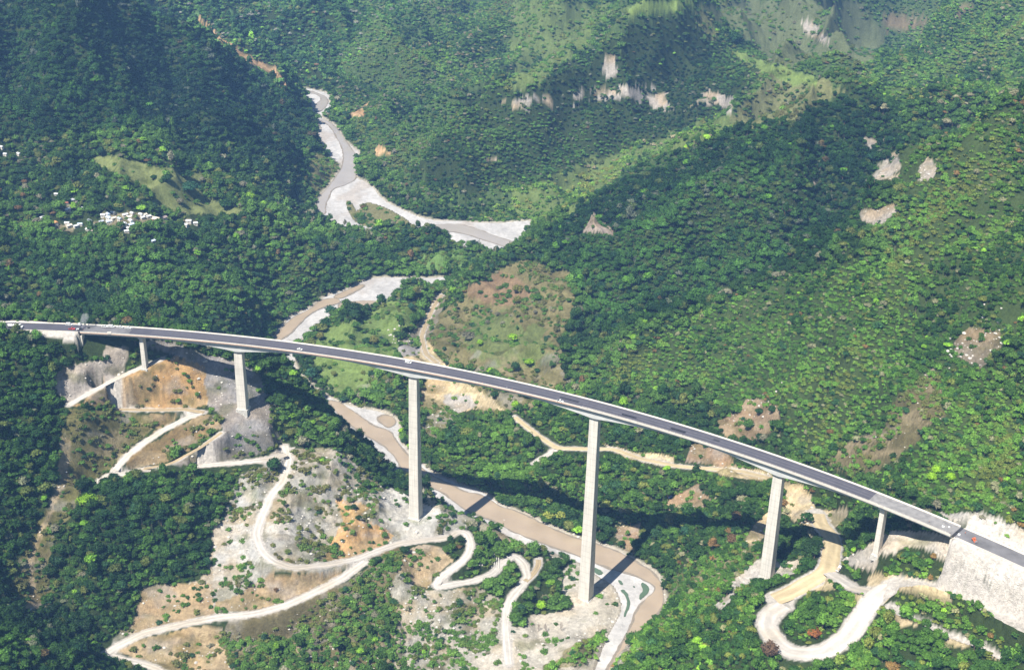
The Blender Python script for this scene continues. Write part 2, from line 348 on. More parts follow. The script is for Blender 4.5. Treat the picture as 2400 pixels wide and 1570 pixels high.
def seg_dist(P, x, y):
    """distance and interpolated z to polyline P for point arrays"""
    best = np.full(x.shape, 1e9); bz = np.zeros(x.shape)
    for a, b in zip(P[:-1], P[1:]):
        d = b[:2] - a[:2]; L = d @ d
        if L < 1e-9: continue
        t = np.clip(((x - a[0]) * d[0] + (y - a[1]) * d[1]) / L, 0, 1)
        q = np.hypot(x - a[0] - d[0] * t, y - a[1] - d[1] * t)
        m = q < best
        best[m] = q[m]; bz[m] = (a[2] + (b[2] - a[2]) * t)[m]
    return best, bz
def sstep(a, b, x):
    t = np.clip((x - a) / (b - a), 0, 1); return t * t * (3 - 2 * t)

# distance to the bed outline, inside test (world polygons)
G = np.stack([MX.ravel(), MY.ravel()], -1)
BED = inside(bedW[0], G) | inside(bedW[1], G)
ISL = inside(islW, G)
BED = BED.reshape(MX.shape); ISL = ISL.reshape(MX.shape)
bdist = np.full(MX.shape, 99.0)
for Wd in bedW:
    C = resample(np.vstack([Wd, Wd[:1]]), 12.0)
    for s in range(0, len(C) - 1, 6):
        seg = C[s:s + 7]
        m = (MX > seg[:, 0].min() - 30) & (MX < seg[:, 0].max() + 30) & (MY > seg[:, 1].min() - 30) & (MY < seg[:, 1].max() + 30)
        if m.any():
            d, _ = seg_dist(seg, MX[m], MY[m]); bdist[m] = np.minimum(bdist[m], d)
# relief: gullies and knobs, fading out on roads and at the river
rdist = np.full(MX.shape, 99.0)   # distance to the nearest track edge
RZ = np.zeros(MX.shape); RW = np.zeros(MX.shape)
for (name, w, fall, _), P in zip(ROADS, ROADW):
    mg = 50 if 'lower right' in name or 'lowest right' in name else 25
    for s in range(0, len(P) - 1, 8):
        seg = P[s:s + 9]
        m = (MX > seg[:, 0].min() - mg) & (MX < seg[:, 0].max() + mg) & (MY > seg[:, 1].min() - mg) & (MY < seg[:, 1].max() + mg)
        if not m.any(): continue
        d, z = seg_dist(seg, MX[m], MY[m])
        d = d - w / 2; old = rdist[m]; b = d < old
        rd = old.copy(); rd[b] = d[b]; rdist[m] = rd
        oz = RZ[m]; oz[b] = z[b]; RZ[m] = oz
        ow = RW[m]; ow[b] = (1 - sstep(1.2, 1.2 + fall, np.maximum(d[b], 0))); RW[m] = ow
rdist = np.maximum(rdist, 0)
TH = np.arctan2(MX - ARC_C[0], MY - ARC_C[1]); RR = np.hypot(MX - ARC_C[0], MY - ARC_C[1]) - ARC_R
hw = ((TH < T_L) | (TH > T_R)) & (np.abs(RR) < 60) & (MY > ARC_C[1])
near = np.clip((MY - 500) / 2500, 0, 1)
fade = sstep(2, 26, rdist) * sstep(0, 30, bdist) * np.where(BED, 0, 1)
pier_xy = [(-307.6, 1017.2), (-225.2, 1003.5), (-77.8, 967.4), (64.7, 904.0), (192.0, 828.0), (254.7, 775.5)]
for px_, py_ in pier_xy:
    fade = fade * sstep(8, 30, np.hypot(MX - px_, MY - py_))
rid = (1 - np.abs(fbm(MX / 130 + .15 * MY / 130, MY / 170, 5, 4))) ** 2
ac = MX * .83 - MY * .55; al = MX * .55 + MY * .83
rid2 = (1 - np.abs(fbm(ac / 210, al / 620, 31, 3))) ** 2
farR = sstep(1640, 1900, MY) * sstep(-260, -60, MX)
rid = rid * (1 - .5 * farR)
HZ = HZ + (rid2 - .6) * 190 * farR * sstep(0, 120, bdist)
# long ribs and ravines running down the mountain faces
rb = lambda u, v, s_: (1 - np.abs(fbm(u, v, s_, 3))) ** 2 - .6
far_f = sstep(1450, 1750, MY) * sstep(0, 160, bdist)
m1 = far_f * (1 - sstep(-330, -250, MX)) * (1 - sstep(2080, 2260, MY)) * sstep(1560, 1750, MY)
HZ = HZ + rb((MX + .25 * MY) / 210, (MY - .25 * MX) / 900, 37) * 120 * m1
HZ = HZ + rb(ac / 150, al / 700, 39) * 85 * farR * sstep(0, 160, bdist)
fl = sstep(2200, 2400, MY) * (1 - farR); HZ = HZ + rb((MX + .4 * MY) / 170, MY / 700, 43) * 90 * fl
s12 = sstep(60, 130, MX) * sstep(1130, 1220, MY) * (1 - sstep(1520, 1650, MY)); HZ = HZ + rb((MX * .8 - MY * .6) / 95, (MX * .6 + MY * .8) / 420, 47) * 46 * s12
s2b = sstep(200, 260, MX) * sstep(900, 960, MY) * (1 - sstep(1130, 1220, MY)); HZ = HZ + rb((MX * .7 - MY * .7) / 80, (MX * .7 + MY * .7) / 300, 49) * 24 * s2b
# broken cliffs below the lower road and rough ground on the central slope
cf = np.exp(-(((MX + 125) / 62) ** 2 + ((MY - 832) / 42) ** 2) * 1.2) * sstep(1.5, 12, rdist)
HZ = HZ + (rb(MX / 15, MY / 34, 53) * 15 + rb(MX / 6, MY / 10, 55) * 4) * cf
cg = np.exp(-(((MX + 130) / 90) ** 2 + ((MY - 950) / 70) ** 2)) * sstep(2, 12, rdist)
for px_, py_ in ((-225.2, 1003.5), (-77.8, 967.4)): cg = cg * sstep(10, 26, np.hypot(MX - px_, MY - py_))
HZ = HZ + (rb(MX / 13, MY / 16, 57) * 6 + rb(MX / 5, MY / 5, 59) * 1.6) * cg
rel = (rid - .55) * (12 + 110 * near) + fbm(MX / 38, MY / 38, 9, 4) * (3.0 + 7 * near)
HZ = HZ + rel * fade * np.where(hw, sstep(15, 50, np.abs(RR)), 1)
HZ = HZ + fbm(MX / 9, MY / 9, 21, 3) * 0.9 * sstep(1, 8, rdist) * sstep(0, 10, bdist)
# banks
PZ = plane_z(MX, MY)
bank = np.where(BED, 0, sstep(0, 16, bdist))
HZ = np.where(BED, PZ - 1.2, PZ + 0.5 + (np.maximum(HZ, PZ + 1.6) - PZ - 0.5) * (0.25 * (bdist > 0.5) + 0.75 * bank))
HZ = np.where(ISL, PZ + 0.5 + 0.4 * fbm(MX / 8, MY / 8, 4, 2), HZ)
HZ = HZ * (1 - RW) + RZ * RW
side = np.where(RR < 0, .62, 1.0)
berm = DECK_Z - 1.0 - np.maximum(np.abs(RR) - 9.5, 0) * side - np.maximum(np.maximum(T_L - TH, TH - T_R) * -ARC_R, 0) * 1.1 + fbm(MX / 8, MY / 8, 61, 3) * 1.5
berm = np.where((MY > ARC_C[1]) & (TH > .2) & (TH < T_R + .35), berm, -999)
berm = np.where(rdist < 60, np.minimum(berm, RZ + 1 + rdist * 1.25), berm)
HZ = np.where(BED, HZ, np.maximum(HZ, berm))
wt = np.where(hw, 1 - sstep(8.6, 24, np.abs(RR)), 0)
HZ = HZ * (1 - wt) + (DECK_Z - 0.45) * wt
# keep the ground well under the bridge girder
ub = (TH > T_L) & (TH < T_R) & (np.abs(RR) < 12)
ubz = 176.2 - 5 * sstep(0, .012, np.minimum(TH - T_L, T_R - TH))
HZ = np.where(ub, np.minimum(HZ, ubz), HZ)

def ground(x, y):
    return bil(GX, GY, HZ, np.asarray(x, float), np.asarray(y, float))
# ------------------------------------------------------------------ materials
def lin(r, g, b):
    f = lambda c: (c / 255 / 12.92) if c / 255 <= .04045 else ((c / 255 + .055) / 1.055) ** 2.4
    return np.array([f(r), f(g), f(b)])

def mat(name, col=(.5, .5, .5), rough=.8, noise=None, spec=.2, metal=0.0, bump=None, coat=0):
    """principled material with procedural variation; noise = (scale, amount, detail)"""
    m = bpy.data.materials.new(name); m.use_nodes = True
    n = m.node_tree.nodes; l = m.node_tree.links
    p = n['Principled BSDF']
    p.inputs['Base Color'].default_value = (*col, 1); p.inputs['Roughness'].default_value = rough
    p.inputs['Specular IOR Level'].default_value = spec; p.inputs['Metallic'].default_value = metal
    p.inputs['Coat Weight'].default_value = coat
    if noise:
        tc = n.new('ShaderNodeTexCoord'); nz = n.new('ShaderNodeTexNoise')
        nz.inputs['Scale'].default_value = noise[0]; nz.inputs['Detail'].default_value = noise[2] if len(noise) > 2 else 4
        l.new(tc.outputs['Object'], nz.inputs['Vector'])
        mr = n.new('ShaderNodeMapRange')
        mr.inputs['From Min'].default_value = .25; mr.inputs['From Max'].default_value = .75
        mr.inputs['To Min'].default_value = 1 - noise[1]; mr.inputs['To Max'].default_value = 1 + noise[1]
        l.new(nz.outputs['Fac'], mr.inputs['Value'])
        mx = n.new('ShaderNodeVectorMath'); mx.operation = 'SCALE'; mx.inputs[0].default_value = col
        l.new(mr.outputs[0], mx.inputs['Scale']); l.new(mx.outputs[0], p.inputs['Base Color'])
        if bump:
            b = n.new('ShaderNodeBump'); b.inputs['Strength'].default_value = bump[0]; b.inputs['Distance'].default_value = bump[1]
            l.new(nz.outputs['Fac'], b.inputs['Height']); l.new(b.outputs[0], p.inputs['Normal'])
    return m

def ground_mat(name, attr='ground_colour', scale=.35, amt=.35, bump=1.2):
    m = bpy.data.materials.new(name); m.use_nodes = True
    n = m.node_tree.nodes; l = m.node_tree.links; p = n['Principled BSDF']
    p.inputs['Roughness'].default_value = .95; p.inputs['Specular IOR Level'].default_value = .1
    at = n.new('ShaderNodeAttribute'); at.attribute_name = attr
    tc = n.new('ShaderNodeTexCoord')
    nz = n.new('ShaderNodeTexNoise'); nz.inputs['Scale'].default_value = scale; nz.inputs['Detail'].default_value = 7; nz.inputs['Roughness'].default_value = .7
    l.new(tc.outputs['Object'], nz.inputs['Vector'])
    vo = n.new('ShaderNodeTexNoise'); vo.inputs['Scale'].default_value = scale * 4; vo.inputs['Detail'].default_value = 5; vo.inputs['Distortion'].default_value = .8
    l.new(tc.outputs['Object'], vo.inputs['Vector'])
    mr = n.new('ShaderNodeMapRange'); mr.inputs['From Min'].default_value = .3; mr.inputs['From Max'].default_value = .7
    mr.inputs['To Min'].default_value = 1 - amt; mr.inputs['To Max'].default_value = 1 + amt * .8
    l.new(nz.outputs['Fac'], mr.inputs['Value'])
    sc = n.new('ShaderNodeVectorMath'); sc.operation = 'SCALE'
    l.new(at.outputs['Color'], sc.inputs[0]); l.new(mr.outputs[0], sc.inputs['Scale'])
    l.new(sc.outputs[0], p.inputs['Base Color'])
    ad = n.new('ShaderNodeMath'); ad.operation = 'ADD'
    l.new(nz.outputs['Fac'], ad.inputs[0]); l.new(vo.outputs['Fac'], ad.inputs[1])
    b = n.new('ShaderNodeBump'); b.inputs['Strength'].default_value = .8; b.inputs['Distance'].default_value = bump
    l.new(ad.outputs[0], b.inputs['Height']); l.new(b.outputs[0], p.inputs['Normal'])
    return m

def leaf_mat(name, spec=.15):
    m = bpy.data.materials.new(name); m.use_nodes = True
    n = m.node_tree.nodes; l = m.node_tree.links; p = n['Principled BSDF']
    p.inputs['Roughness'].default_value = .6; p.inputs['Specular IOR Level'].default_value = spec
    at = n.new('ShaderNodeAttribute'); at.attribute_name = 'tint'; at.attribute_type = 'INSTANCER'
    tc = n.new('ShaderNodeTexCoord'); nz = n.new('ShaderNodeTexNoise'); nz.inputs['Scale'].default_value = 2.2; nz.inputs['Detail'].default_value = 3
    l.new(tc.outputs['Object'], nz.inputs['Vector'])
    mr = n.new('ShaderNodeMapRange'); mr.inputs['From Min'].default_value = .3; mr.inputs['From Max'].default_value = .7
    mr.inputs['To Min'].default_value = .6; mr.inputs['To Max'].default_value = 1.4
    l.new(nz.outputs['Fac'], mr.inputs['Value'])
    sc = n.new('ShaderNodeVectorMath'); sc.operation = 'SCALE'
    l.new(at.outputs['Color'], sc.inputs[0]); l.new(mr.outputs[0], sc.inputs['Scale']); l.new(sc.outputs[0], p.inputs['Base Color'])
    return m

M = {}
M['leaf'] = leaf_mat('foliage')
M['bark'] = mat('bark', (.16, .12, .09), .9, (3, .3))
M['ground'] = ground_mat('hillside_ground')
M['bed'] = ground_mat('river_gravel', scale=.22, amt=.2, bump=.5)
M['track'] = ground_mat('track_dirt', scale=.3, amt=.12, bump=.3)
M['rock'] = mat('pale_limestone', (.5, .48, .44), .9, (.9, .3), bump=(.6, .4))
M['boulder'] = mat('boulder_stone', (.5, .47, .42), .9, (1.2, .25), bump=(.5, .3))
M['concrete'] = mat('pier_concrete', (.64, .60, .53), .85, (.12, .09, 6), bump=(.15, .05))
def pier_mat():
    m = mat('pier_concrete', (.66, .62, .55), .85, (.12, .09, 6)); n = m.node_tree.nodes; l = m.node_tree.links; p = n['Principled BSDF']
    src = p.inputs['Base Color'].links[0].from_socket; tc = n.new('ShaderNodeTexCoord'); sx = n.new('ShaderNodeSeparateXYZ'); l.new(tc.outputs['Object'], sx.inputs[0])
    md = n.new('ShaderNodeMath'); md.operation = 'PINGPONG'; md.inputs[1].default_value = 2.5; l.new(sx.outputs['Z'], md.inputs[0])
    lt = n.new('ShaderNodeMapRange'); lt.inputs['From Min'].default_value = 0; lt.inputs['From Max'].default_value = .35; lt.inputs['To Min'].default_value = .80; lt.inputs['To Max'].default_value = 1; l.new(md.outputs[0], lt.inputs['Value'])
    mp = n.new('ShaderNodeMapping'); mp.inputs['Scale'].default_value = (1.2, 1.2, .035); l.new(tc.outputs['Object'], mp.inputs['Vector'])
    nz = n.new('ShaderNodeTexNoise'); nz.inputs['Scale'].default_value = 1.0; nz.inputs['Detail'].default_value = 5; l.new(mp.outputs[0], nz.inputs['Vector'])
    st = n.new('ShaderNodeMapRange'); st.inputs['From Min'].default_value = .35; st.inputs['From Max'].default_value = .7; st.inputs['To Min'].default_value = 1.04; st.inputs['To Max'].default_value = .80; l.new(nz.outputs['Fac'], st.inputs['Value'])
    mu = n.new('ShaderNodeMath'); mu.operation = 'MULTIPLY'; l.new(lt.outputs[0], mu.inputs[0]); l.new(st.outputs[0], mu.inputs[1])
    sc = n.new('ShaderNodeVectorMath'); sc.operation = 'SCALE'; l.new(src, sc.inputs[0]); l.new(mu.outputs[0], sc.inputs['Scale']); l.new(sc.outputs[0], p.inputs['Base Color'])
    return m
M['concrete'] = pier_mat()
M['girder'] = mat('girder_concrete', (.56, .56, .54), .85, (.16, .14, 6))
M['parapet'] = mat('parapet_concrete', (.62, .57, .5), .8, (.5, .12))
M['netting'] = mat('orange_safety_netting', (.6, .25, .12), .7, (2, .2))
M['water'] = mat('muddy_water', lin(176, 158, 136) * .82, .22, (.045, .13, 6), spec=.5, bump=(.12, .3))
M['greywater'] = mat('grey_river_water', lin(176, 168, 160) * .8, .2, (.03, .1, 5), spec=.5)
M['pool'] = mat('green_pool_water', lin(96, 116, 92) * .8, .2, (.08, .1), spec=.4)

# ------------------------------------------------------------------ object helpers
def tag(o, label=None, cat=None, group=None, kind=None):
    if label: o['label'] = label
    if cat: o['category'] = cat
    if group: o['group'] = group
    if kind: o['kind'] = kind
    return o
def link(name, me, parent=None):
    o = bpy.data.objects.new(name, me); COL.objects.link(o)
    if parent: o.parent = parent
    return o
def empty(name, loc, rz=0.0, scale=1.0):
    o = bpy.data.objects.new(name, None); COL.objects.link(o)
    o.empty_display_size = 1; o.location = loc; o.rotation_euler = (0, 0, rz); o.scale = (scale,) * 3
    return o
def mesh_np(name, V, F, mats=(), smooth=False, fm=None):
    me = bpy.data.meshes.new(name)
    me.from_pydata([tuple(map(float, v)) for v in V], [], [tuple(int(i) for i in f) for f in F])
    for m in mats: me.materials.append(m)
    if fm is not None: me.polygons.foreach_set('material_index', np.asarray(fm, np.int32))
    if smooth: me.polygons.foreach_set('use_smooth', np.ones(len(me.polygons), bool))
    me.update()
    return me
def grid_mesh(name, X, Y, Z, colr=None):
    ny, nx = X.shape
    me = bpy.data.meshes.new(name)
    me.vertices.add(nx * ny)
    me.vertices.foreach_set('co', np.stack([X, Y, Z], -1).astype(np.float32).ravel())
    i = (np.arange(ny - 1)[:, None] * nx + np.arange(nx - 1)[None, :]).ravel()
    q = np.stack([i, i + 1, i + nx + 1, i + nx], -1)
    me.loops.add(q.size); me.loops.foreach_set('vertex_index', q.astype(np.int32).ravel())
    me.polygons.add(len(q)); me.polygons.foreach_set('loop_start', np.arange(0, q.size, 4, dtype=np.int32))
    me.polygons.foreach_set('use_smooth', np.ones(len(q), bool))
    me.update()
    if colr is not None: vcol(me, colr)
    return me
def vcol(me, colr, name='ground_colour'):
    a = me.attributes.new(name, 'FLOAT_COLOR', 'POINT')
    c = np.concatenate([colr.reshape(-1, 3), np.ones((colr.reshape(-1, 3).shape[0], 1))], 1)
    a.data.foreach_set('color', c.astype(np.float32).ravel())

# ------------------------------------------------------------------ land cover, traced on the photo
PX, DEP = project(np.stack([MX, MY, HZ], -1))
# cover codes: trees per m2 multiplier, shrubs multiplier
C_FOREST = lin(58, 72, 38) * .8
def cov(name, col, tree, shrub, rock, polys, y=None, soft=5.0): return (name, np.asarray(col), tree, shrub, rock, polys, y, soft)
TAN = lin(194, 174, 140) * .72; ORG = lin(206, 168, 118) * .76; GREY = lin(182, 176, 170) * .72; WHT = lin(222, 214, 204) * .74
DRY = lin(140, 128, 88) * .75; GRS = lin(122, 142, 78) * .82; OLV = lin(118, 128, 76) * .8; BRN = lin(160, 124, 98) * .75; SCR = lin(72, 88, 48) * .8
YEL = lin(222, 202, 162) * .74
COVER = [
 cov('far scrub slopes', lin(84, 104, 60) * .8, .6, 1.0, 0, [fM([(800, -80), (2480, -80), (2480, 230), (2130, 335), (2010, 330), (1960, 225), (1750, 295), (1500, 405), (1240, 565), (1000, 480), (850, 400), (780, 210)])], (1560, 4000), 22),
 cov('dark wood block', C_FOREST, 1.0, .1, 0, [fI([(-100, 330), (450, 220), (560, 120), (700, 60), (850, 60), (960, 190), (1180, 350), (1100, 420), (950, 520), (800, 620), (500, 760), (300, 800), (0, 900), (-300, 900), (-500, 800), (-300, 600)]), fI([(1560, 330), (1700, 420), (1900, 480), (1850, 640), (1700, 560), (1500, 420)])], (1560, 4000), 22),
 cov('cliff band', lin(200, 192, 182) * .58, 0, .1, 1, [fI([(-60, 450), (200, 430), (400, 400), (560, 390), (720, 420), (900, 415), (1060, 450), (1050, 525), (880, 500), (720, 525), (500, 465), (330, 490), (0, 525)]), fI([(1600, 640), (1780, 640), (1830, 780), (1800, 860), (1640, 860)]), fI([(1600, 930), (1760, 930), (1900, 1080), (1860, 1180), (1700, 1090)])], (1150, 4000), 8),
 cov('low scrub of the right spur', SCR, .30, 1.0, 0, [fK([(0, 800), (150, 600), (600, 300), (1000, 150), (1300, 50), (1700, 0), (1900, 300), (2377, 900), (2377, 1330), (2000, 1450), (1700, 1300), (1100, 1050), (1000, 800), (700, 850), (500, 700), (200, 750)]), fF([(1000, 0), (2373, 0), (2373, 560), (1800, 440), (1200, 200)])]),
 cov('upper right rough', SCR, .45, .8, 0, [fI([(1800, 700), (2060, 600), (2380, 480), (2380, 1570), (1900, 1570), (1850, 1100)])]),
 cov('grassy strips', lin(112, 128, 72) * .8, .10, .5, 0, [fI([(1080, 590), (600, 740), (400, 900), (150, 1040), (0, 990), (0, 900), (300, 780), (800, 600), (1000, 520)]), fI([(0, 0), (480, 20), (300, 250), (100, 400), (0, 420)])], (1500, 4000), 14),
 cov('upper ridge grass', lin(130, 132, 88) * .78, .06, .35, 0, [fI([(840, 40), (900, 60), (980, 200), (1150, 280), (1430, 370), (1570, 430), (1450, 470), (1300, 560), (1080, 590), (1000, 540), (1150, 420), (1190, 360), (1030, 260), (960, 190), (880, 150)])], (1400, 4000), 10),
 cov('upper ridge meadow', lin(130, 150, 80) * .8, .0, .05, 0, [fI([(980, 200), (1150, 280), (1420, 365), (1430, 400), (1300, 400), (1150, 330), (1050, 270)]), fI([(490, 40), (620, 0), (850, 0), (840, 40), (700, 50), (560, 70)])], (1400, 4000), 6),
 cov('bare cone hill', lin(110, 118, 82) * .78, .015, .22, 0, [fI([(850, 30), (1100, 0), (1380, -20), (1600, 0), (1760, 160), (1640, 310), (1430, 360), (1200, 290), (1000, 120)])], (1900, 4000), 8),
 cov('brown slope', lin(140, 126, 98) * .7, .15, .4, 0, [fI([(1700, 80), (1800, 60), (1930, 100), (1860, 150), (1740, 140)]), fI([(2050, 60), (2100, 20), (2150, 20), (2130, 60), (2070, 80)])], (1900, 4000), 6),
 cov('far field', lin(104, 140, 84) * .75, 0, .1, 0, [fG([(1600, 60), (1700, 75), (1690, 105), (1540, 110)]), fG([(1200, 135), (1390, 75), (1395, 95), (1240, 145)])], (2000, 4000), 3),
 cov('village pasture', lin(128, 136, 84) * .82, .0, .03, 0, [fG([(640, 1090), (850, 1090), (930, 1120), (1100, 1160), (1260, 1180), (1430, 1210), (1380, 1280), (1420, 1370), (1560, 1420), (1760, 1480), (1500, 1500), (1200, 1480), (1060, 1400), (1080, 1340), (960, 1280), (880, 1220), (700, 1170)])], (1300, 1800), 3),
 cov('village ground', lin(150, 140, 112) * .75, .06, .3, 0, [fJ([(1100, 380), (1500, 370), (1900, 420), (1920, 480), (1800, 520), (1500, 560), (1000, 590), (960, 520), (1150, 440)]), fJ([(600, 490), (830, 530), (830, 590), (690, 590), (600, 520)]), fJ([(2040, 450), (2200, 470), (2200, 510), (2050, 510)])], (1300, 1700), 3),
 cov('west bank scrub', lin(128, 126, 84) * .78, .04, .5, 0, [fH([(360, 1150), (440, 1040), (520, 1110), (590, 1160), (540, 1250), (440, 1370), (380, 1290)])], (1600, 2000), 3),
 cov('left bank meadow', lin(112, 142, 76) * .78, .12, .4, 0, [fM([(960, 600), (1060, 575), (1120, 600), (1060, 635), (1000, 640), (960, 620)])], (1400, 1700), 4),
 cov('riverside meadow', GRS, .04, .13, 0, [fD([(380, 620), (470, 500), (600, 460), (740, 430), (850, 370), (920, 300), (1050, 330), (1150, 380), (1080, 480), (980, 560), (990, 640), (960, 720), (900, 800), (860, 850), (800, 940), (820, 1000), (560, 1000), (470, 900), (420, 760)])], (1150, 1560), 3),
 cov('dry hillside', lin(136, 128, 88) * .75, .05, .34, 0, [fD([(1380, 330), (1480, 210), (1700, 90), (1850, 20), (2180, 120), (2230, 380), (2120, 600), (2150, 960), (1600, 830), (1330, 760), (1190, 560), (1240, 430)]), fD([(1130, 960), (1200, 870), (1480, 900), (1800, 960), (1980, 1010), (1860, 1080), (1700, 1080), (1450, 1040), (1400, 1170), (1250, 1260), (1140, 1290)])], (1080, 1560), 11),
 cov('dry hillside green patches', OLV, .01, .08, 0, [fD([(1560, 430), (1750, 420), (2000, 520), (2050, 700), (1900, 800), (1500, 700), (1450, 560)])], (1080, 1560), 22),
 cov('red soil patch', lin(150, 126, 96) * .75, .01, .2, 0, [fD([(1700, 110), (1930, 220), (1900, 300), (1800, 350), (1600, 330), (1480, 300), (1470, 200)])], (1200, 1560), 6),
 cov('pale debris fan', YEL, 0, .03, .7, [fD([(1250, 260), (1290, 290), (1220, 440), (1190, 560), (1280, 720), (1500, 900), (1640, 990), (1720, 1075), (1560, 1050), (1400, 1090), (1310, 1020), (1150, 950), (1190, 860), (1080, 760), (990, 700), (990, 640), (1080, 580), (1100, 500), (1180, 400)])], (1080, 1560), 4),
 cov('white debris', GREY * 1.1, 0, .04, .9, [fD([(980, 640), (1090, 570), (1170, 600), (1130, 690), (1020, 700)]), fD([(1310, 960), (1480, 960), (1540, 1040), (1400, 1090), (1300, 1020)])], (1080, 1560), 3),
 cov('gravel field', lin(168, 160, 140) * .6, .01, .35, .4, [fM([(930, 800), (985, 745), (1010, 700), (1035, 660), (1050, 665), (1010, 760), (985, 810)])], (1150, 1560), 3),
 cov('yellow track bank', YEL, .0, .03, .3, [fE([(630, -20), (760, 20), (900, 55), (1000, 50), (1120, 65), (1130, 150), (1350, 150), (1500, 130), (1800, 185), (1830, 250), (1660, 240), (1500, 215), (1340, 170), (1100, 150), (760, 80)])], (850, 1200), 3),
 cov('bare clearing', lin(178, 152, 124) * .7, .02, .14, .5, [fK([(640, 930), (760, 870), (830, 800), (930, 790), (1040, 840), (1000, 960), (860, 1040), (700, 990)]), fK([(520, 1050), (700, 1040), (760, 1150), (700, 1180), (490, 1150)]), fE([(1290, 260), (1380, 380), (1300, 460), (1000, 440), (1130, 340)]), fE([(740, 560), (900, 540), (880, 700), (800, 740), (720, 640)])], (850, 1300), 5),
 cov('pinkish boulder patch', lin(150, 138, 118) * .7, .05, .2, .9, [fK([(1980, 480), (2070, 400), (2250, 420), (2240, 550), (2120, 630), (2010, 560)])], (800, 1300), 4),
 cov('dry spine', lin(120, 112, 78) * .75, .15, .5, .15, [fK([(1700, 750), (1900, 650), (1920, 900), (1700, 1100), (1550, 1250), (1250, 1150), (1400, 1050), (1600, 930)])], (800, 1300), 16),
 cov('far cliffs', lin(206, 196, 184) * .6, .0, .05, 1, [fI([(415, 290), (440, 268), (475, 275), (490, 320), (465, 345), (440, 375), (420, 340)]), fI([(490, 425), (520, 400), (570, 410), (570, 450), (505, 450)]), fI([(625, 470), (650, 440), (715, 430), (710, 500), (640, 500)]), fI([(0, 460), (50, 450), (60, 480), (0, 510)]), fI([(900, 440), (960, 425), (1030, 490), (1020, 505), (940, 480)]), fI([(110, 460), (180, 455), (190, 490), (120, 480)]), fI([(270, 440), (330, 420), (340, 460), (280, 480)]),
    fI([(1690, 790), (1730, 740), (1775, 775), (1740, 835), (1655, 830)]), fI([(1620, 960), (1700, 980), (1790, 1040), (1850, 1090), (1830, 1130), (1720, 1060), (1620, 1030)]), fI([(1890, 760), (1930, 740), (1980, 780), (1950, 830), (1890, 830)]), fI([(2085, 810), (2170, 830), (2135, 885), (2060, 870)]), fI([(520, 850), (535, 845), (530, 900), (518, 890)]), fI([(1380, 830), (1420, 825), (1425, 850), (1385, 855)]), fI([(1340, 100), (1420, 110), (1500, 210), (1480, 220), (1360, 150)])], (1150, 4000), 7),
 cov('far tan scars', lin(214, 178, 136) * .72, .0, .0, .5, [fH([(600, 760), (650, 790), (720, 760), (785, 705), (750, 790), (755, 815), (650, 812)]), fH([(855, 995), (930, 1060), (950, 1095), (900, 1070), (835, 1085), (830, 1040)]),
    fM([(452, 38), (462, 36), (500, 78), (560, 118), (600, 142), (640, 160), (672, 190), (668, 202), (640, 180), (600, 156), (560, 135), (500, 92)])], (1700, 4000), 2),
 cov('pink scar', lin(186, 170, 156) * .65, .0, .1, .8, [fH([(1640, 1080), (1680, 1075), (1670, 1110), (1600, 1130), (1590, 1115)]), fI([(330, 1080), (390, 960), (400, 1030), (470, 1060), (480, 1100), (400, 1080)])], (1300, 2500), 3),
 # ---- near left
 cov('left scar scrub', lin(116, 112, 68) * .8, .04, .9, 0, [fB([(430, -120), (700, -100), (780, 0), (700, 200), (560, 320), (500, 500), (380, 600), (340, 850), (380, 1050), (290, 1140), (190, 1130), (60, 1000), (130, 800), (300, 500), (400, 250)]), fA([(480, 760), (1040, 800), (1080, 880), (900, 1050), (780, 1180), (640, 1300), (500, 1250), (430, 1000)])], (700, 1100), 5),
 cov('left landslide scar', lin(196, 176, 140) * .72, 0, .04, .4, [fB([(425, -60), (495, -60), (480, 120), (465, 260), (380, 420), (300, 620), (240, 760), (225, 860), (255, 960), (300, 1140), (180, 1130), (205, 1000), (215, 900), (190, 780), (250, 640), (340, 450), (400, 250)])], (700, 1100), 3),
 cov('orange cut face', ORG, .01, .16, .5, [fA([(480, 740), (560, 720), (900, 500), (1110, 420), (1180, 400), (1420, 460), (1450, 740), (1300, 770), (1040, 775), (700, 745)])], (900, 1100), 5),
 cov('dry slope below the track', lin(150, 128, 90) * .75, .03, .45, .2, [fA([(560, 740), (700, 640), (900, 560), (1050, 500), (1120, 620), (1000, 760)]), fA([(1040, 790), (1310, 790), (1150, 890), (1000, 990), (900, 1060), (1090, 900)]), fA([(1390, 810), (1540, 810), (1540, 900), (1130, 1150), (850, 1190), (880, 1080), (1100, 970)])], (880, 1100), 5),
 cov('grey cut face under the left abutment', lin(186, 176, 166) * .72, 0, .05, .4, [fA([(720, 420), (730, 330), (880, 330), (900, 400), (850, 470), (860, 520), (700, 610), (470, 725), (400, 660), (370, 570), (430, 480), (560, 450)])], (900, 1100), 4),
 cov('dark grey rock around the second pier', lin(168, 164, 164) * .7, 0, .05, .6, [fA([(990, 290), (1150, 280), (1300, 340), (1450, 390), (1700, 450), (1800, 520), (1850, 650), (1880, 760), (1900, 900), (1750, 1080), (1650, 1120), (1300, 1150), (1200, 1150), (1530, 930), (1550, 820), (1440, 740), (1420, 480), (1250, 410), (1010, 330)])], (880, 1120), 4),
 cov('grey cut below', lin(150, 148, 146) * .6, 0, .4, .5, [fA([(1450, 1010), (1700, 930), (1900, 900), (1960, 980), (1800, 1080), (1600, 1130), (1300, 1150)])], (880, 1120), 4),
 cov('pad under the hairpin', lin(196, 190, 186) * .72, 0, .02, .2, [fA([(1700, 1130), (1870, 1090), (1960, 1000), (2070, 1050), (2050, 1130), (2000, 1250), (1980, 1180), (1900, 1170)])], (880, 1120), 3),
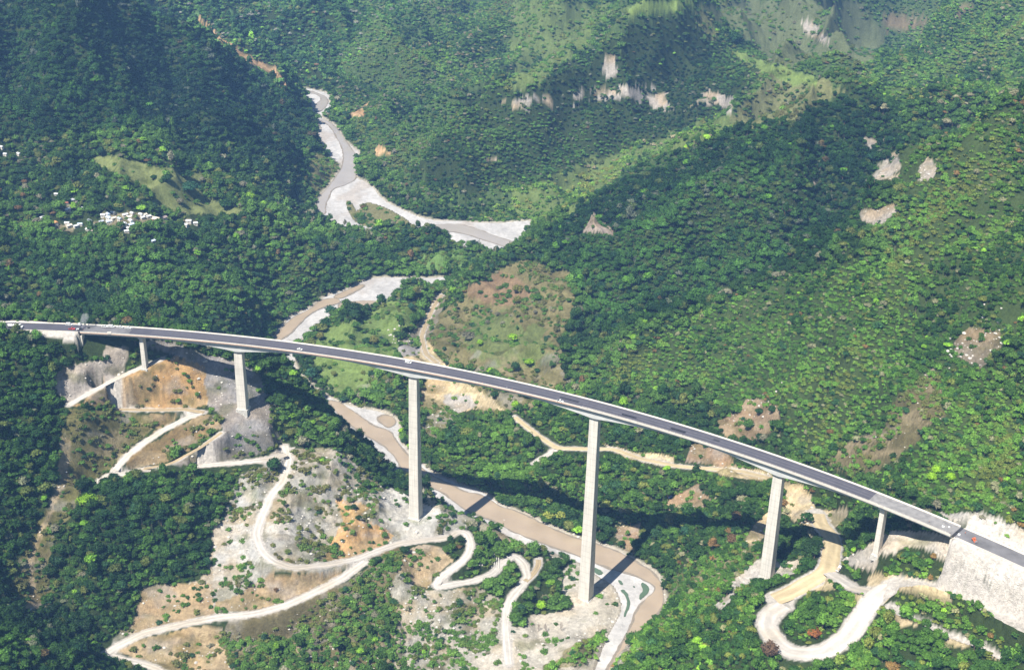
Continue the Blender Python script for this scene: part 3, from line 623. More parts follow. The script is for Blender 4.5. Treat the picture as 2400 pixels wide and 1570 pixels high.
 cov('central rocky slope', lin(186, 182, 172) * .72, .04, .5, .6, [fM([(556, 1100), (610, 1085), (650, 1055), (690, 1045), (740, 1040), (800, 1050), (860, 1110), (930, 1165), (1010, 1175), (1060, 1200), (1090, 1225), (1060, 1245), (960, 1262), (900, 1285), (830, 1310), (760, 1330), (640, 1330), (600, 1380), (520, 1430), (330, 1480), (250, 1510), (270, 1470), (340, 1420), (330, 1380), (470, 1350), (500, 1250), (520, 1200)])], (780, 1120), 5),
 cov('bright shelf by the third pier', lin(214, 210, 202) * .72, .0, .05, .3, [fC([(880, 300), (940, 280), (1060, 340), (1180, 400), (1290, 450), (1230, 640), (1010, 650), (1000, 600), (860, 500), (830, 440), (870, 380)]), fC([(60, 530), (240, 530), (300, 560), (270, 620), (60, 600)])], (850, 1050), 3),
 cov('grey scree gully', lin(206, 204, 200) * .74, .0, .12, .8, [fB([(1490, 540), (1780, 540), (1770, 700), (1830, 820), (1700, 800), (1560, 830), (1560, 940), (1480, 940), (1470, 700)]), fB([(1650, 330), (1850, 300), (1880, 350), (1650, 430)])], (780, 1000), 4),
 cov('orange bare face', lin(220, 180, 128) * .76, .02, .3, .4, [fC([(540, 370), (700, 390), (790, 420), (720, 500), (860, 560), (960, 610), (900, 680), (780, 770), (500, 810), (470, 760), (560, 640), (600, 500)])], (840, 1000), 4),
 cov('tan cut above the lower road', lin(186, 162, 128) * .72, .0, .2, .4, [fB([(1000, 980), (1180, 960), (1480, 960), (1500, 1170), (1250, 1240), (940, 1310), (920, 1200), (950, 1180)]), fB([(1500, 1080), (1700, 1020), (1850, 900), (2200, 880), (2373, 860), (2373, 920), (1900, 1120), (1520, 1170)])], (760, 1000), 4),
 cov('tan slope under the lower road', lin(206, 182, 144) * .74, .0, .22, .5, [fB([(820, 1420), (1000, 1330), (1210, 1280), (1500, 1240), (1560, 1300), (1560, 1450), (1650, 1600), (1000, 1600), (1100, 1540), (900, 1470)])], (740, 1000), 4),
 cov('cliff scrub below the lower road', lin(132, 122, 88) * .7, .66, 1.0, .4, [fC([(-180, 1200), (0, 1180), (200, 1130), (400, 1040), (600, 940), (760, 850), (900, 720), (1010, 690), (1000, 860), (920, 1000), (1000, 1160), (960, 1300), (960, 1600), (-150, 1600), (-260, 1350)])], (740, 1000), 6),
 cov('tan ravine', lin(206, 182, 146) * .72, .0, .15, .5, [fC([(1190, 690), (1290, 690), (1380, 800), (1230, 900), (1200, 990), (1100, 960), (1000, 860), (1000, 780), (1100, 700)])], (800, 1000), 4),
 cov('pale rocky slope at bottom', lin(196, 190, 176) * .7, .04, .5, .8, [fC([(1000, 860), (1100, 960), (1200, 1010), (1340, 1000), (1560, 980), (1730, 1080), (1720, 1400), (1500, 1480), (1480, 1600), (950, 1600), (960, 1300), (1000, 1160), (920, 1000)])], (740, 1000), 5),
 cov('river terrace', lin(214, 206, 192) * .74, .0, .07, .45, [fC([(1900, 1170), (2080, 1160), (2240, 1100), (2373, 1200), (2373, 1600), (1460, 1600), (1500, 1480), (1720, 1400), (1740, 1250), (1850, 1290)]), fE([(420, 780), (560, 820), (700, 960), (790, 1120), (760, 1230), (640, 1270), (480, 1350), (350, 1440), (200, 1570), (-200, 1600), (-60, 1280), (120, 1240), (150, 1170), (250, 1165), (380, 1150), (430, 1095), (340, 1000), (340, 900)])], (700, 960), 4),
 cov('bank strip right of the third pier', lin(198, 190, 172) * .7, .02, .3, .5, [fC([(1160, 270), (1300, 330), (1400, 430), (1560, 500), (1700, 600), (1860, 680), (2000, 710), (2220, 790), (2200, 830), (1960, 740), (1860, 720), (1700, 690), (1500, 560), (1380, 500), (1280, 440), (1160, 380)])], (840, 1050), 3),
 # ---- near right
 cov('light scrub of the near spur', lin(112, 118, 66) * .78, .30, 1.0, 0, [fE([(950, 1200), (1050, 1100), (1130, 900), (1350, 760), (1560, 640), (1740, 640), (1720, 800), (1520, 1000), (1400, 1130), (1100, 1270), (900, 1340), (640, 1460), (150, 1600), (430, 1390), (700, 1250)])], (700, 960), 12),
 cov('white foot of the fifth pier', WHT, .0, .1, .6, [fF([(330, 940), (540, 780), (640, 780), (700, 800), (830, 780), (790, 880), (620, 910), (520, 905), (360, 1020), (200, 1150), (190, 1130), (330, 1030)])], (740, 920), 3),
 cov('yellow earth behind the fifth pier', YEL, .0, .03, .3, [fF([(690, 240), (830, 270), (900, 350), (930, 450), (1150, 430), (1140, 500), (1060, 570), (900, 560), (700, 500)]), fF([(430, 690), (500, 540), (600, 450), (620, 480), (560, 650), (480, 700)])], (780, 1050), 3),
 cov('white cut slope below the right approach', WHT * 1.02, .0, .035, .6, [fF([(1100, 800), (1350, 650), (1440, 590), (1700, 590), (1870, 630), (1950, 600), (2400, 830), (2440, 1300), (2330, 1250), (2150, 1130), (2150, 940), (2000, 850), (1800, 780), (1700, 720), (1530, 700), (1480, 750), (1370, 750), (1340, 870), (1210, 850)])], (600, 860), 3),
 cov('white cut slope above the right approach', WHT, .0, .08, .7, [fF([(1730, 455), (1900, 465), (2050, 455), (2200, 500), (2400, 590), (2400, 790), (2200, 720), (1950, 570)])], (600, 860), 3),
 cov('wide haul road apron', YEL * 1.02, .0, .01, .2, [fF([(1290, 900), (1480, 880), (1700, 930), (1850, 1000), (1900, 1040), (1700, 1010), (1500, 1000), (1430, 1070), (1290, 1200), (1160, 1330), (1000, 1440), (900, 1450), (1120, 1280), (1240, 1150), (1170, 1030), (1290, 1050)]), fF([(640, 1060), (850, 920), (960, 880), (1030, 900), (1060, 1000), (1000, 1010), (880, 1000), (800, 1040)])], (600, 860), 3),
 cov('tan gaps in the lowest wood', YEL * .95, .0, .05, .1, [fF([(1450, 1130), (1550, 1190), (1650, 1240), (1500, 1250)]), fF([(1830, 1290), (2010, 1380), (1970, 1410), (1830, 1370)]), fF([(2110, 1430), (2250, 1520), (2200, 1510)])], (560, 800), 3),
 cov('pale strip in the near spur', WHT, .0, .2, .5, [fE([(630, 1470), (700, 1430), (950, 1330), (900, 1400), (800, 1480), (680, 1600), (600, 1600)]), fE([(1390, 1140), (1440, 1080), (1530, 1020), (1560, 1040), (1470, 1130)])], (600, 900), 3),
]
def classify(uv, y, n0, n1):
    """cover index for photo points uv at distance y, edges broken up by noise"""
    out = np.full(len(uv), -1, int)
    for k, (nm, c, t, s, r, polys, yr, soft) in enumerate(COVER):
        q = uv + np.stack([n0, n1], -1) * soft
        for p in polys:
            m = inside(p, q)
            if yr: m &= (y > yr[0]) & (y < yr[1])
            if nm == 'cliff band': m &= n0 > .22
            out[m] = k
    return out
def edge_noise(x, y):
    s = 1 / 14.0
    return (fbm(x * s, y * s, 41, 4) * 1.6, fbm(x * s, y * s, 57, 4) * 1.6)
n0, n1 = edge_noise(MX.ravel(), (MY + 1.4 * HZ).ravel())
uvf = PX.reshape(-1, 2)
front = (DEP.ravel() > 50)
CODE = np.where(front, classify(uvf, MY.ravel(), n0, n1), -1).reshape(MX.shape)
# slope steepness for rock showing through
gy, gx = np.gradient(HZ); gy /= np.gradient(MY, axis=0); gx /= np.gradient(MX, axis=1)
STEEP = np.hypot(gx, gy)
base = np.empty(MX.shape + (3,)); base[:] = C_FOREST
for k, cdef in enumerate(COVER): base[CODE == k] = cdef[1]
MYZ = MY + 1.3 * HZ
big = fbm(MX / 60, MYZ / 60, 71, 4)[..., None]; med = fbm(MX / 11, MYZ / 11, 73, 4)[..., None]; fine = fbm(MX / 2.6, MYZ / 2.6, 77, 3)[..., None]
base = base * (1 + .16 * big + .2 * med + .22 * fine)
# patches of the neighbouring earth, grass and rock colours break up every bare face
mixn = [sstep(.08, .34, fbm(MX / L_, MYZ / L_, 171 + q_, 5)) for q_, L_ in enumerate((19, 13, 27))]
bare0 = (CODE >= 0) & (base.mean(-1) > .09) & (MY < 1250)
for w_, col_ in zip(mixn, (GREY * .95, lin(128, 122, 84) * .72, TAN)):
    keepg = np.isin(CODE, [k for k, c_ in enumerate(COVER) if 'grey' in c_[0] or 'white' in c_[0] or 'terrace' in c_[0] or 'shelf' in c_[0] or 'apron' in c_[0]])
    w2 = (w_ * .45 * bare0 * np.where(keepg, .35, 1))[..., None]; base = base * (1 - w2) + col_ * w2
# warm / cool mottling and vertical wash streaks on cut faces
rocky = np.zeros(MX.shape)
for k, cdef in enumerate(COVER): rocky[CODE == k] = cdef[4]
warm = sstep(-.1, .5, fbm(MX / 24, MYZ / 24, 83, 4))[..., None] * rocky[..., None]
base = base * (1 + warm * (np.array([1.06, .93, .74]) - 1))
dirtb = sstep(.12, .5, fbm(MX / 16 + 9, MYZ / 16, 87, 4))[..., None]
bare = (CODE >= 0)[..., None] & (base.mean(-1) > .12)[..., None]
base = np.where(bare, base * (1 - .45 * dirtb * np.array([.9, .85, 1.1])), base)
st2 = sstep(.75, 1.3, STEEP)[..., None] * bare
streak = fbm(MX / 3.5, MYZ / 12, 91, 3)[..., None]
base = base * (1 + st2 * streak * .2)
# track shoulders are dusty
dust = (1 - sstep(.2, 1.8, rdist + 1.2 * fbm(MX / 4, MYZ / 4, 93, 2)))[..., None]
base = base * (1 - dust) + WHT * .92 * dust
# river banks
bk = ((1 - sstep(1.0, 5.0, bdist + 1.5 * fbm(MX / 6, MY / 6, 95, 3))) * (~ISL))[..., None]
base = base * (1 - bk) + lin(206, 196, 178) * .7 * bk
base = np.where(ISL[..., None], lin(138, 134, 92) * .75 * (1 + .3 * fine), base)
ap = (hw & (np.abs(RR) < 13))[..., None]
base = np.where(ap, WHT * (1 + .1 * fine), base)
base = np.clip(base, .01, .8)
me = grid_mesh('terrain', MX, MY, HZ, base); me.materials.append(M['ground'])
tag(link('terrain', me), 'green valley sides, cut slopes and bare earth around the bridge', kind='structure')

# ------------------------------------------------------------------ river bed, water, tracks
def sheet(name, poly, dz, m, colr=None, step=5.0, cell=None):
    """a triangulated sheet on the river plane inside a world outline"""
    poly = np.asarray(poly)
    Q = resample(np.vstack([poly, poly[:1]]), step)[:-1]
    from mathutils.geometry import delaunay_2d_cdt
    r = delaunay_2d_cdt([Vector((p[0], p[1])) for p in Q], [], [list(range(len(Q)))], 1, 1e-4)
    V = [(v.x, v.y, plane_z(v.x, v.y) + dz) for v in r[0]]
    c = [(sum(r[0][i].x for i in f) / 3, sum(r[0][i].y for i in f) / 3) for f in r[2]]
    ok = inside(Q, np.array(c)); F = [f for f, k in zip(r[2], ok) if k]
    me = bpy.data.meshes.new(name); me.from_pydata(V, [], F); me.update()
    if me.polygons[0].normal.z < 0: me.flip_normals()
    me.materials.append(m)
    return me
def rough_edge(P, amp=1.2, wl=7):
    P = resample(np.vstack([P, P[:1]]), 2.2)[:-1]
    n = fbm(P[:, 0] / wl, P[:, 1] / wl, 101, 3); n2 = fbm(P[:, 0] / wl + 40, P[:, 1] / wl, 103, 3)
    P = P.copy(); P[:, 0] += n * amp; P[:, 1] += n2 * amp * 1.6
    return P
# the bed as a grid cut from the terrain grid so its edge follows the banks
sel = BED & ~ISL
grow = sel.copy(); grow[1:] |= sel[:-1]; grow[:-1] |= sel[1:]; grow[:, 1:] |= sel[:, :-1]; grow[:, :-1] |= sel[:, 1:]
ny, nx = MX.shape
fc = grow[:-1, :-1] & grow[1:, :-1] & grow[:-1, 1:] & grow[1:, 1:]
jj, ii = np.nonzero(fc); q = np.stack([jj * nx + ii, jj * nx + ii + 1, (jj + 1) * nx + ii + 1, (jj + 1) * nx + ii], -1)
u, inv = np.unique(q, return_inverse=True); inv = inv.reshape(q.shape)
bx = MX.ravel()[u]; by = MY.ravel()[u]
hump = .22 * fbm(bx / 26, by / 40, 111, 4) + .05 * fbm(bx / 5, by / 5, 113, 2)
bz = plane_z(bx, by) + .1 + np.clip(hump, -.25, .5)
me = bpy.data.meshes.new('gravel_bed'); me.vertices.add(len(u)); me.vertices.foreach_set('co', np.stack([bx, by, bz], -1).astype(np.float32).ravel())
me.loops.add(inv.size); me.loops.foreach_set('vertex_index', inv.astype(np.int32).ravel())
me.polygons.add(len(inv)); me.polygons.foreach_set('loop_start', np.arange(0, inv.size, 4, dtype=np.int32)); me.polygons.foreach_set('use_smooth', np.ones(len(inv), bool)); me.update()
flow = fbm((bx + .6 * by) / 16, (by - .3 * bx) / 70, 115, 4)[:, None]
bc = lin(218, 214, 210) * .64 * (1 + .24 * flow + .16 * fbm(bx / 7, by / 7, 117, 3)[:, None])
dmp = sstep(.15, .5, fbm(bx / 30, by / 60, 119, 4))[:, None]
bc = bc * (1 - .35 * dmp) + lin(190, 168, 144) * .6 * .35 * dmp
vcol(me, bc); me.materials.append(M['bed'])
tag(link('riverbed', me), 'pale gravel river bed winding down the valley', kind='structure')
WATER = [
 fH([(262, 618), (330, 640), (420, 655), (470, 690), (400, 740), (420, 790), (470, 760), (500, 720), (490, 680), (430, 650), (330, 625)]),
 fH([(430, 830), (470, 850), (520, 880), (560, 950), (600, 1020), (612, 1080), (608, 1140), (590, 1190), (545, 1250), (500, 1310), (440, 1375), (420, 1400), (428, 1440), (465, 1495), (482, 1480), (475, 1430), (500, 1380), (530, 1310), (620, 1290), (695, 1250), (690, 1190), (685, 1130), (700, 1085), (660, 1040), (620, 980), (580, 915), (520, 860), (470, 830)]),
 fM([(990, 526), (1060, 520), (1100, 530), (1150, 550), (1200, 565), (1190, 578), (1130, 560), (1070, 540), (1020, 538)]),
 fD([(720, 205), (630, 245), (530, 290), (590, 300), (660, 260), (720, 230), (760, 200)]),
 fD([(840, 350), (780, 350), (700, 372), (590, 388), (572, 350), (600, 325), (700, 318), (850, 312)]),
 fD([(560, 290), (450, 310), (410, 350), (340, 395), (240, 440), (150, 545), (90, 612), (60, 690), (55, 760), (110, 770), (100, 700), (150, 590), (230, 545), (300, 470), (370, 405), (440, 365), (520, 340), (590, 330)]),
 fD([(485, 1005), (540, 1060), (600, 1120), (680, 1190), (760, 1240), (860, 1300), (900, 1330), (960, 1380), (1000, 1440), (1010, 1480), (1050, 1500)])
 + fC([(1060, 200), (1160, 290), (1280, 300), (1420, 420), (1560, 490), (1660, 520), (1800, 600), (2000, 680), (2160, 730), (2240, 760)])
 + fE([(520, 780), (700, 860), (800, 880), (900, 920), (960, 950), (1010, 985), (990, 1020), (930, 1070), (880, 1130), (855, 1190), (830, 1260), (700, 1500), (600, 1700), (550, 2100), (650, 2100), (680, 1720), (780, 1520), (930, 1260), (1040, 1120), (1055, 1050), (1030, 950), (960, 865), (860, 810),
       (750, 745), (600, 690), (440, 650), (330, 600), (230, 555), (120, 500), (0, 450)])
 + fC([(1690, 425), (1640, 385), (1560, 340), (1450, 330), (1330, 260), (1240, 225), (1150, 160)])
 + fD([(1045, 1390), (1010, 1340), (960, 1270), (930, 1215), (850, 1200), (790, 1170), (700, 1100), (640, 1060), (560, 1010)]),
 fD([(840, 1130), (880, 1105), (950, 1120), (970, 1160), (930, 1200), (870, 1160)]),
]
M['wet'] = mat('wet_gravel', tuple(lin(168, 156, 140) * .6), .6, (.5, .2, 5))
for k, w in enumerate(WATER):
    Pw = at_river(smooth(w, 2, True)); Pw = resample(np.vstack([Pw, Pw[:1]]), 3.0)[:-1]
    d = np.roll(Pw, -1, 0)[:, :2] - np.roll(Pw, 1, 0)[:, :2]; d /= np.hypot(*d.T)[:, None] + 1e-9
    ar = np.sum(Pw[:, 0] * np.roll(Pw[:, 1], -1) - np.roll(Pw[:, 0], -1) * Pw[:, 1])
    nr = np.stack([d[:, 1], -d[:, 0]], -1) * (1 if ar > 0 else -1); Pw[:, :2] += nr * (1.8 + 1.3 * fbm(Pw[:, 0] / 14, Pw[:, 1] / 14, 201, 3))[:, None]
    tag(link('wet_gravel', sheet('wet_gravel', rough_edge(Pw, 1.0, 5), .48, M['wet'], step=2.5)), 'damp gravel margin beside the water', kind='structure')
    P = rough_edge(at_river(smooth(w, 2, True)))
    me = sheet('river_water', P, .52, M['water'] if k > 2 else M['greywater'], step=1.6 if k > 5 else 3.0)
    tag(link('river', me), 'brown shallow river water', kind='structure')
for w in [fE([(895, 950), (925, 955), (955, 990), (950, 1020), (930, 1040), (900, 1070), (880, 1070), (885, 1035), (915, 1005), (900, 975)]),
          fE([(752, 995), (790, 1000), (815, 1050), (822, 1110), (800, 1160), (780, 1200), (775, 1175), (800, 1110), (795, 1050), (760, 1015)]),
          fE([(560, 840), (620, 865), (640, 890), (600, 900), (560, 870)]), fE([(730, 930), (760, 935), (780, 970), (750, 965)]), fE([(838, 970), (860, 975), (855, 990), (840, 988)])]:
    P = rough_edge(at_river(smooth(w, 2, True)), .6, 3)
    tag(link('pool', sheet('pool_water', P, .58, M['pool'], step=1.0)), 'shallow green pool on the gravel bar', kind='structure')

def ribbon(P, w, dz, nacross=9, colr=WHT, drape=False, wob=.5):
    P = np.asarray(P); d = np.gradient(P[:, :2], axis=0); d /= np.hypot(*d.T)[:, None]
    nrm = np.stack([-d[:, 1], d[:, 0]], -1)
    s = np.r_[0, np.cumsum(np.hypot(*np.diff(P[:, :2], axis=0).T))]
    V = []; Cc = []
    for k in range(nacross):
        o = (k / (nacross - 1) - .5)
        ww = w * (1 + (wob * .3) * fbm(s / 13 + (99 if o > 0 else 0), s * 0, 121, 3))
        q = P[:, :2] + nrm * (o * ww)[:, None]
        z = P[:, 2] + dz * (1 if abs(o) < .45 else -.6)
        V.append(np.c_[q, z])
        k_ = (1.05 if k in (2, 6) else .86) * (1 + .22 * fbm(s / 9 + o * 3, s * 0 + o * 9, 123, 4))
        br_ = sstep(.1, .5, fbm(s / 30, s * 0 + 5, 125, 3))[:, None]
        Cc.append((colr[None] * (1 - .35 * br_) + TAN * .35 * br_) * k_[:, None])
    V = np.stack(V, 1); Cc = np.stack(Cc, 1)
    return grid_mesh('dirt_road', V[..., 0].reshape(len(P), nacross), V[..., 1].reshape(len(P), nacross), V[..., 2].reshape(len(P), nacross), np.clip(Cc, 0, .8))
for (name, w, fall, _), P in zip(ROADS, ROADW):
    c = WHT * 1.0 if 'white' in name or 'pale' in name else (YEL if 'tan' in name else TAN)
    me = ribbon(P, w, .22, colr=c); me.materials.append(M['track'])
    o = link('dirt_road', me); tag(o, name, kind='structure')
    if me.polygons[0].normal.z < 0: me.flip_normals()
# ------------------------------------------------------------------ mesh builder
class MB:
    def __init__(s): s.V = []; s.F = []; s.fm = []; s.mi = 0
    def add(s, V, F):
        o = len(s.V); s.V += [tuple(map(float, v)) for v in V]; s.F += [tuple(int(i) + o for i in f) for f in F]; s.fm += [s.mi] * len(F)
    def box(s, x0, x1, y0, y1, z0, z1, tx=0.0, ty=0.0):
        """box whose top is narrower by tx, ty on each side"""
        V = [(x0, y0, z0), (x1, y0, z0), (x1, y1, z0), (x0, y1, z0), (x0 + tx, y0 + ty, z1), (x1 - tx, y0 + ty, z1), (x1 - tx, y1 - ty, z1), (x0 + tx, y1 - ty, z1)]
        s.add(V, [(3, 2, 1, 0), (4, 5, 6, 7), (0, 1, 5, 4), (1, 2, 6, 5), (2, 3, 7, 6), (3, 0, 4, 7)])
    def prism(s, prof, y0, y1):
        """side profile (x, z) extruded across y"""
        n = len(prof); V = [(p[0], y0, p[1]) for p in prof] + [(p[0], y1, p[1]) for p in prof]
        s.add(V, [tuple(range(n)), tuple(range(2 * n - 1, n - 1, -1))] + [(i, i + n, (i + 1) % n + n, (i + 1) % n) for i in range(n)])
    def cyl(s, c, r, h, axis='z', n=12, r2=None):
        r2 = r if r2 is None else r2; V = []
        for k, (rr, t) in enumerate(((r, 0), (r2, h))):
            for i in range(n):
                a = 2 * math.pi * i / n; u, v = rr * math.cos(a), rr * math.sin(a)
                V.append({'z': (c[0] + u, c[1] + v, c[2] + t), 'y': (c[0] + u, c[1] + t, c[2] + v), 'x': (c[0] + t, c[1] + u, c[2] + v)}[axis])
        s.add(V, [tuple(range(n))[::-1], tuple(range(n, 2 * n))] + [(i, (i + 1) % n, (i + 1) % n + n, i + n) for i in range(n)])
    def tube(s, pts, rad, n=5):
        pts = [Vector(p) for p in pts]; V = []
        for k, p in enumerate(pts):
            d = (pts[min(k + 1, len(pts) - 1)] - pts[max(k - 1, 0)]).normalized()
            a = d.orthogonal().normalized(); b = d.cross(a)
            for i in range(n):
                t = 2 * math.pi * i / n; V.append(p + (a * math.cos(t) + b * math.sin(t)) * rad[k])
        F = [(k * n + i, k * n + (i + 1) % n, (k + 1) * n + (i + 1) % n, (k + 1) * n + i) for k in range(len(pts) - 1) for i in range(n)]
        s.add(V, F + [tuple(range(n))[::-1], tuple(range((len(pts) - 1) * n, len(pts) * n))])
    def build(s, name, mats, parent=None, smooth=False, bevel=0):
        me = mesh_np(name, s.V, s.F, mats if isinstance(mats, (list, tuple)) else [mats], smooth, s.fm if max(s.fm or [0]) else None)
        bm = bmesh.new(); bm.from_mesh(me); bmesh.ops.recalc_face_normals(bm, faces=bm.faces)
        if bevel: bmesh.ops.bevel(bm, geom=bm.edges[:], offset=bevel, segments=2, affect='EDGES', profile=.6)
        bm.to_mesh(me); bm.free()
        return link(name, me, parent)

# ------------------------------------------------------------------ the bridge
M['asphalt'] = mat('asphalt', (.085, .082, .098), .75, (.1, .12, 6))
M['oldpave'] = mat('dusty_deck_surface', (.24, .23, .225), .85, (.25, .3, 6))
M['patch'] = mat('fresh_asphalt_patch', (.045, .045, .05), .7, (.5, .2))
M['approach'] = mat('dusty_asphalt', (.16, .155, .16), .8, (.12, .3, 6))
PIER_X = [(-307.6, 152), (-225.2, 114), (-77.8, 37), (64.7, 2), (192.0, 83), (254.7, 145)]
PT = [math.asin((x - ARC_C[0]) / ARC_R) for x, _ in PIER_X]
def depth_at(t):
    h = 3.3
    for k in (1, 2, 3, 4):
        half = 75.0 if k in (2, 3) else 68.0
        u = min(1, abs(t - PT[k]) * ARC_R / half)
        h = max(h, 3.3 + 5.2 * (1 - u) ** 1.8)
    return h
def sweep(name, prof_fn, ts, mats, parent, closed=True, smooth=False):
    V = []; F = []
    for k, t in enumerate(ts):
        pr = prof_fn(t); n = len(pr)
        for off, z in pr:
            x, y, _ = arc(t, off, True); V.append((float(x), float(y), z))
    for k in range(len(ts) - 1):
        for i in range(n if closed else n - 1):
            a = k * n + i; b = k * n + (i + 1) % n; F.append((a, b, b + n, a + n))
    if closed: F += [tuple(range(n)), tuple(range((len(ts) - 1) * n, len(ts) * n))[::-1]]
    me = mesh_np(name, V, F, mats, smooth)
    bm = bmesh.new(); bm.from_mesh(me); bmesh.ops.recalc_face_normals(bm, faces=bm.faces); bm.to_mesh(me); bm.free()
    return link(name, me, parent)
bx0, by0, _ = arc(0.5 * (T_L + T_R), 0, True)
bridge = empty('highway_bridge', (0, 0, 0))
tag(bridge, 'long curved concrete highway bridge on tall tapering piers high above the river', 'bridge')
TS = np.linspace(T_L, T_R, 180)
GAP = 1.6 / ARC_R
TSB = np.linspace(T_L + GAP, T_R - GAP * 1.2, 180)
sweep('deck_slab', lambda t: [(-7.4, 179.94), (-7.4, 179.55), (-4.9, 179.1), (4.9, 179.1), (7.4, 179.55), (7.4, 179.94)], TSB, [M['girder']], bridge)
sweep('box_girder', lambda t: [(-4.75, 179.1 - .003), (-4.6, 180 - depth_at(t)), (4.6, 180 - depth_at(t)), (4.75, 179.1 - .003)], TSB, [M['girder']], bridge)
for s in (-1, 1):
    sweep('parapet', lambda t: [(s * 7.42, 179.3), (s * 7.42, 180.95), (s * 7.1, 180.95), (s * 6.78, 180.25), (s * 6.78, 179.95)], TSB, [M['parapet']], bridge)
n_end = PT[3] - 10 / ARC_R
tn = np.linspace(T_L + GAP, n_end, 90)
for s in (-1, 1):
    sweep('safety_netting', lambda t: [(s * 7.5, 179.55), (s * 7.5, 179.8), (s * 7.44, 179.8), (s * 7.44, 179.55)], tn, [M['netting']], bridge)
tp = np.linspace(n_end + .002, T_R - GAP * 2, 150)
pb = MB(); pb.box(-.13, .13, -.13, .13, 0, .5); post = pb.build('railing_post', M['girder'], bridge)
for k, t in enumerate(np.linspace(tp[0], tp[-1], 99)):           # railing posts on the near kerb
    x, y, _ = arc(float(t), -7.26, True)
    o = post if k == 0 else post.copy()
    if k: COL.objects.link(o); o.parent = bridge
    o.location = (float(x), float(y), 180.95)
sweep('railing', lambda t: [(-7.32, 181.42), (-7.32, 181.54), (-7.2, 181.54), (-7.2, 181.42)], tp, [M['parapet']], bridge)
def pier(k, along, trans, ga, gt):
    x, gz = PIER_X[k]; t = PT[k]; x, y, _ = arc(t, 0, True); x = float(x); y = float(y)
    top = 180 - depth_at(t) + .02; ux, uy = math.cos(t), -math.sin(t); nx_, ny_ = math.sin(t), math.cos(t)
    zb = min(gz, float(ground(x, y))) - 4
    V = []; F = []; lv = [top, top - 1.5] + list(np.linspace(top - 1.5, zb, 12))[1:]
    for j, z in enumerate(lv):
        a = (along + ga * (top - z)) / 2; b = (trans + gt * (top - z)) / 2
        c = min(a, b) * .06
        for p, q in ((-a + c, -b), (a - c, -b), (a, -b + c), (a, b - c), (a - c, b), (-a + c, b), (-a, b - c), (-a, -b + c)):
            V.append((x + ux * p + nx_ * q, y + uy * p + ny_ * q, z))
    for j in range(len(lv) - 1):
        F += [(j * 8 + i, j * 8 + (i + 1) % 8, (j + 1) * 8 + (i + 1) % 8, (j + 1) * 8 + i) for i in range(8)]
    F += [tuple(range(8)), tuple(range((len(lv) - 1) * 8, len(lv) * 8))]
    me = mesh_np('pier', V, F, [M['concrete']]); bm = bmesh.new(); bm.from_mesh(me); bmesh.ops.recalc_face_normals(bm, faces=bm.faces); bm.to_mesh(me); bm.free()
    o = link('pier', me, bridge)
    f = MB(); f.add([(x + ux * p + nx_ * q, y + uy * p + ny_ * q, z) for z in (zb, float(ground(x, y)) + .35) for p, q in ((-1, -1), (1, -1), (1, 1), (-1, 1)) for p, q in [(p * ((along + ga * (top - gz)) / 2 + .9), q * ((trans + gt * (top - gz)) / 2 + .9))]],
                    [(3, 2, 1, 0), (4, 5, 6, 7), (0, 1, 5, 4), (1, 2, 6, 5), (2, 3, 7, 6), (3, 0, 4, 7)])
    f.build('footing', M['rock'], o)
    if k in (0, 5):
        c = MB(); a, b = along / 2 + .5, 4.4
        c.add([(x + ux * p + nx_ * q, y + uy * p + ny_ * q, z) for z in (top - 1.2, top + .01) for p, q in ((-a, -b), (a, -b), (a, b), (-a, b))],
              [(3, 2, 1, 0), (4, 5, 6, 7), (0, 1, 5, 4), (1, 2, 6, 5), (2, 3, 7, 6), (3, 0, 4, 7)])
        c.build('pier_cap', M['girder'], o)
pier(0, 3.4, 5.5, .012, .01); pier(1, 7.0, 5.4, .02, .03); pier(2, 7.0, 5.4, .014, .03); pier(3, 7.2, 5.4, .013, .03); pier(4, 7.2, 5.2, .018, .03); pier(5, 3.4, 5.0, .012, .02)
# abutments
for t0, sgn in ((T_L, -1), (T_R, 1)):
    ab = MB()
    x0, y0, _ = arc(t0, 0, True); ux, uy = math.cos(t0) * sgn, -math.sin(t0) * sgn; nx_, ny_ = math.sin(t0), math.cos(t0)
    def blk(p0, p1, q0, q1, z0, z1, z1b=None):
        z1b = z1 if z1b is None else z1b
        P = [(p0, q0), (p1, q0), (p1, q1), (p0, q1)]
        V = [(x0 + ux * p + nx_ * q, y0 + uy * p + ny_ * q, z0) for p, q in P] + [(x0 + ux * p + nx_ * q, y0 + uy * p + ny_ * q, (z1 if p == p0 else z1b)) for p, q in P]
        ab.add(V, [(3, 2, 1, 0), (4, 5, 6, 7), (0, 1, 5, 4), (1, 2, 6, 5), (2, 3, 7, 6), (3, 0, 4, 7)])
    blk(.4, 2.6, -7.6, 7.6, 160, 179.9)
    blk(-2.2, .39, -6.2, 6.2, 160, 176.2)
    for s in (-1, 1):
        blk(2.61, 17, s * 7.9 if s < 0 else 7.2, -7.2 if s < 0 else 7.9, 164, 180.2)
    ab.build('abutment', M['parapet'], bridge)
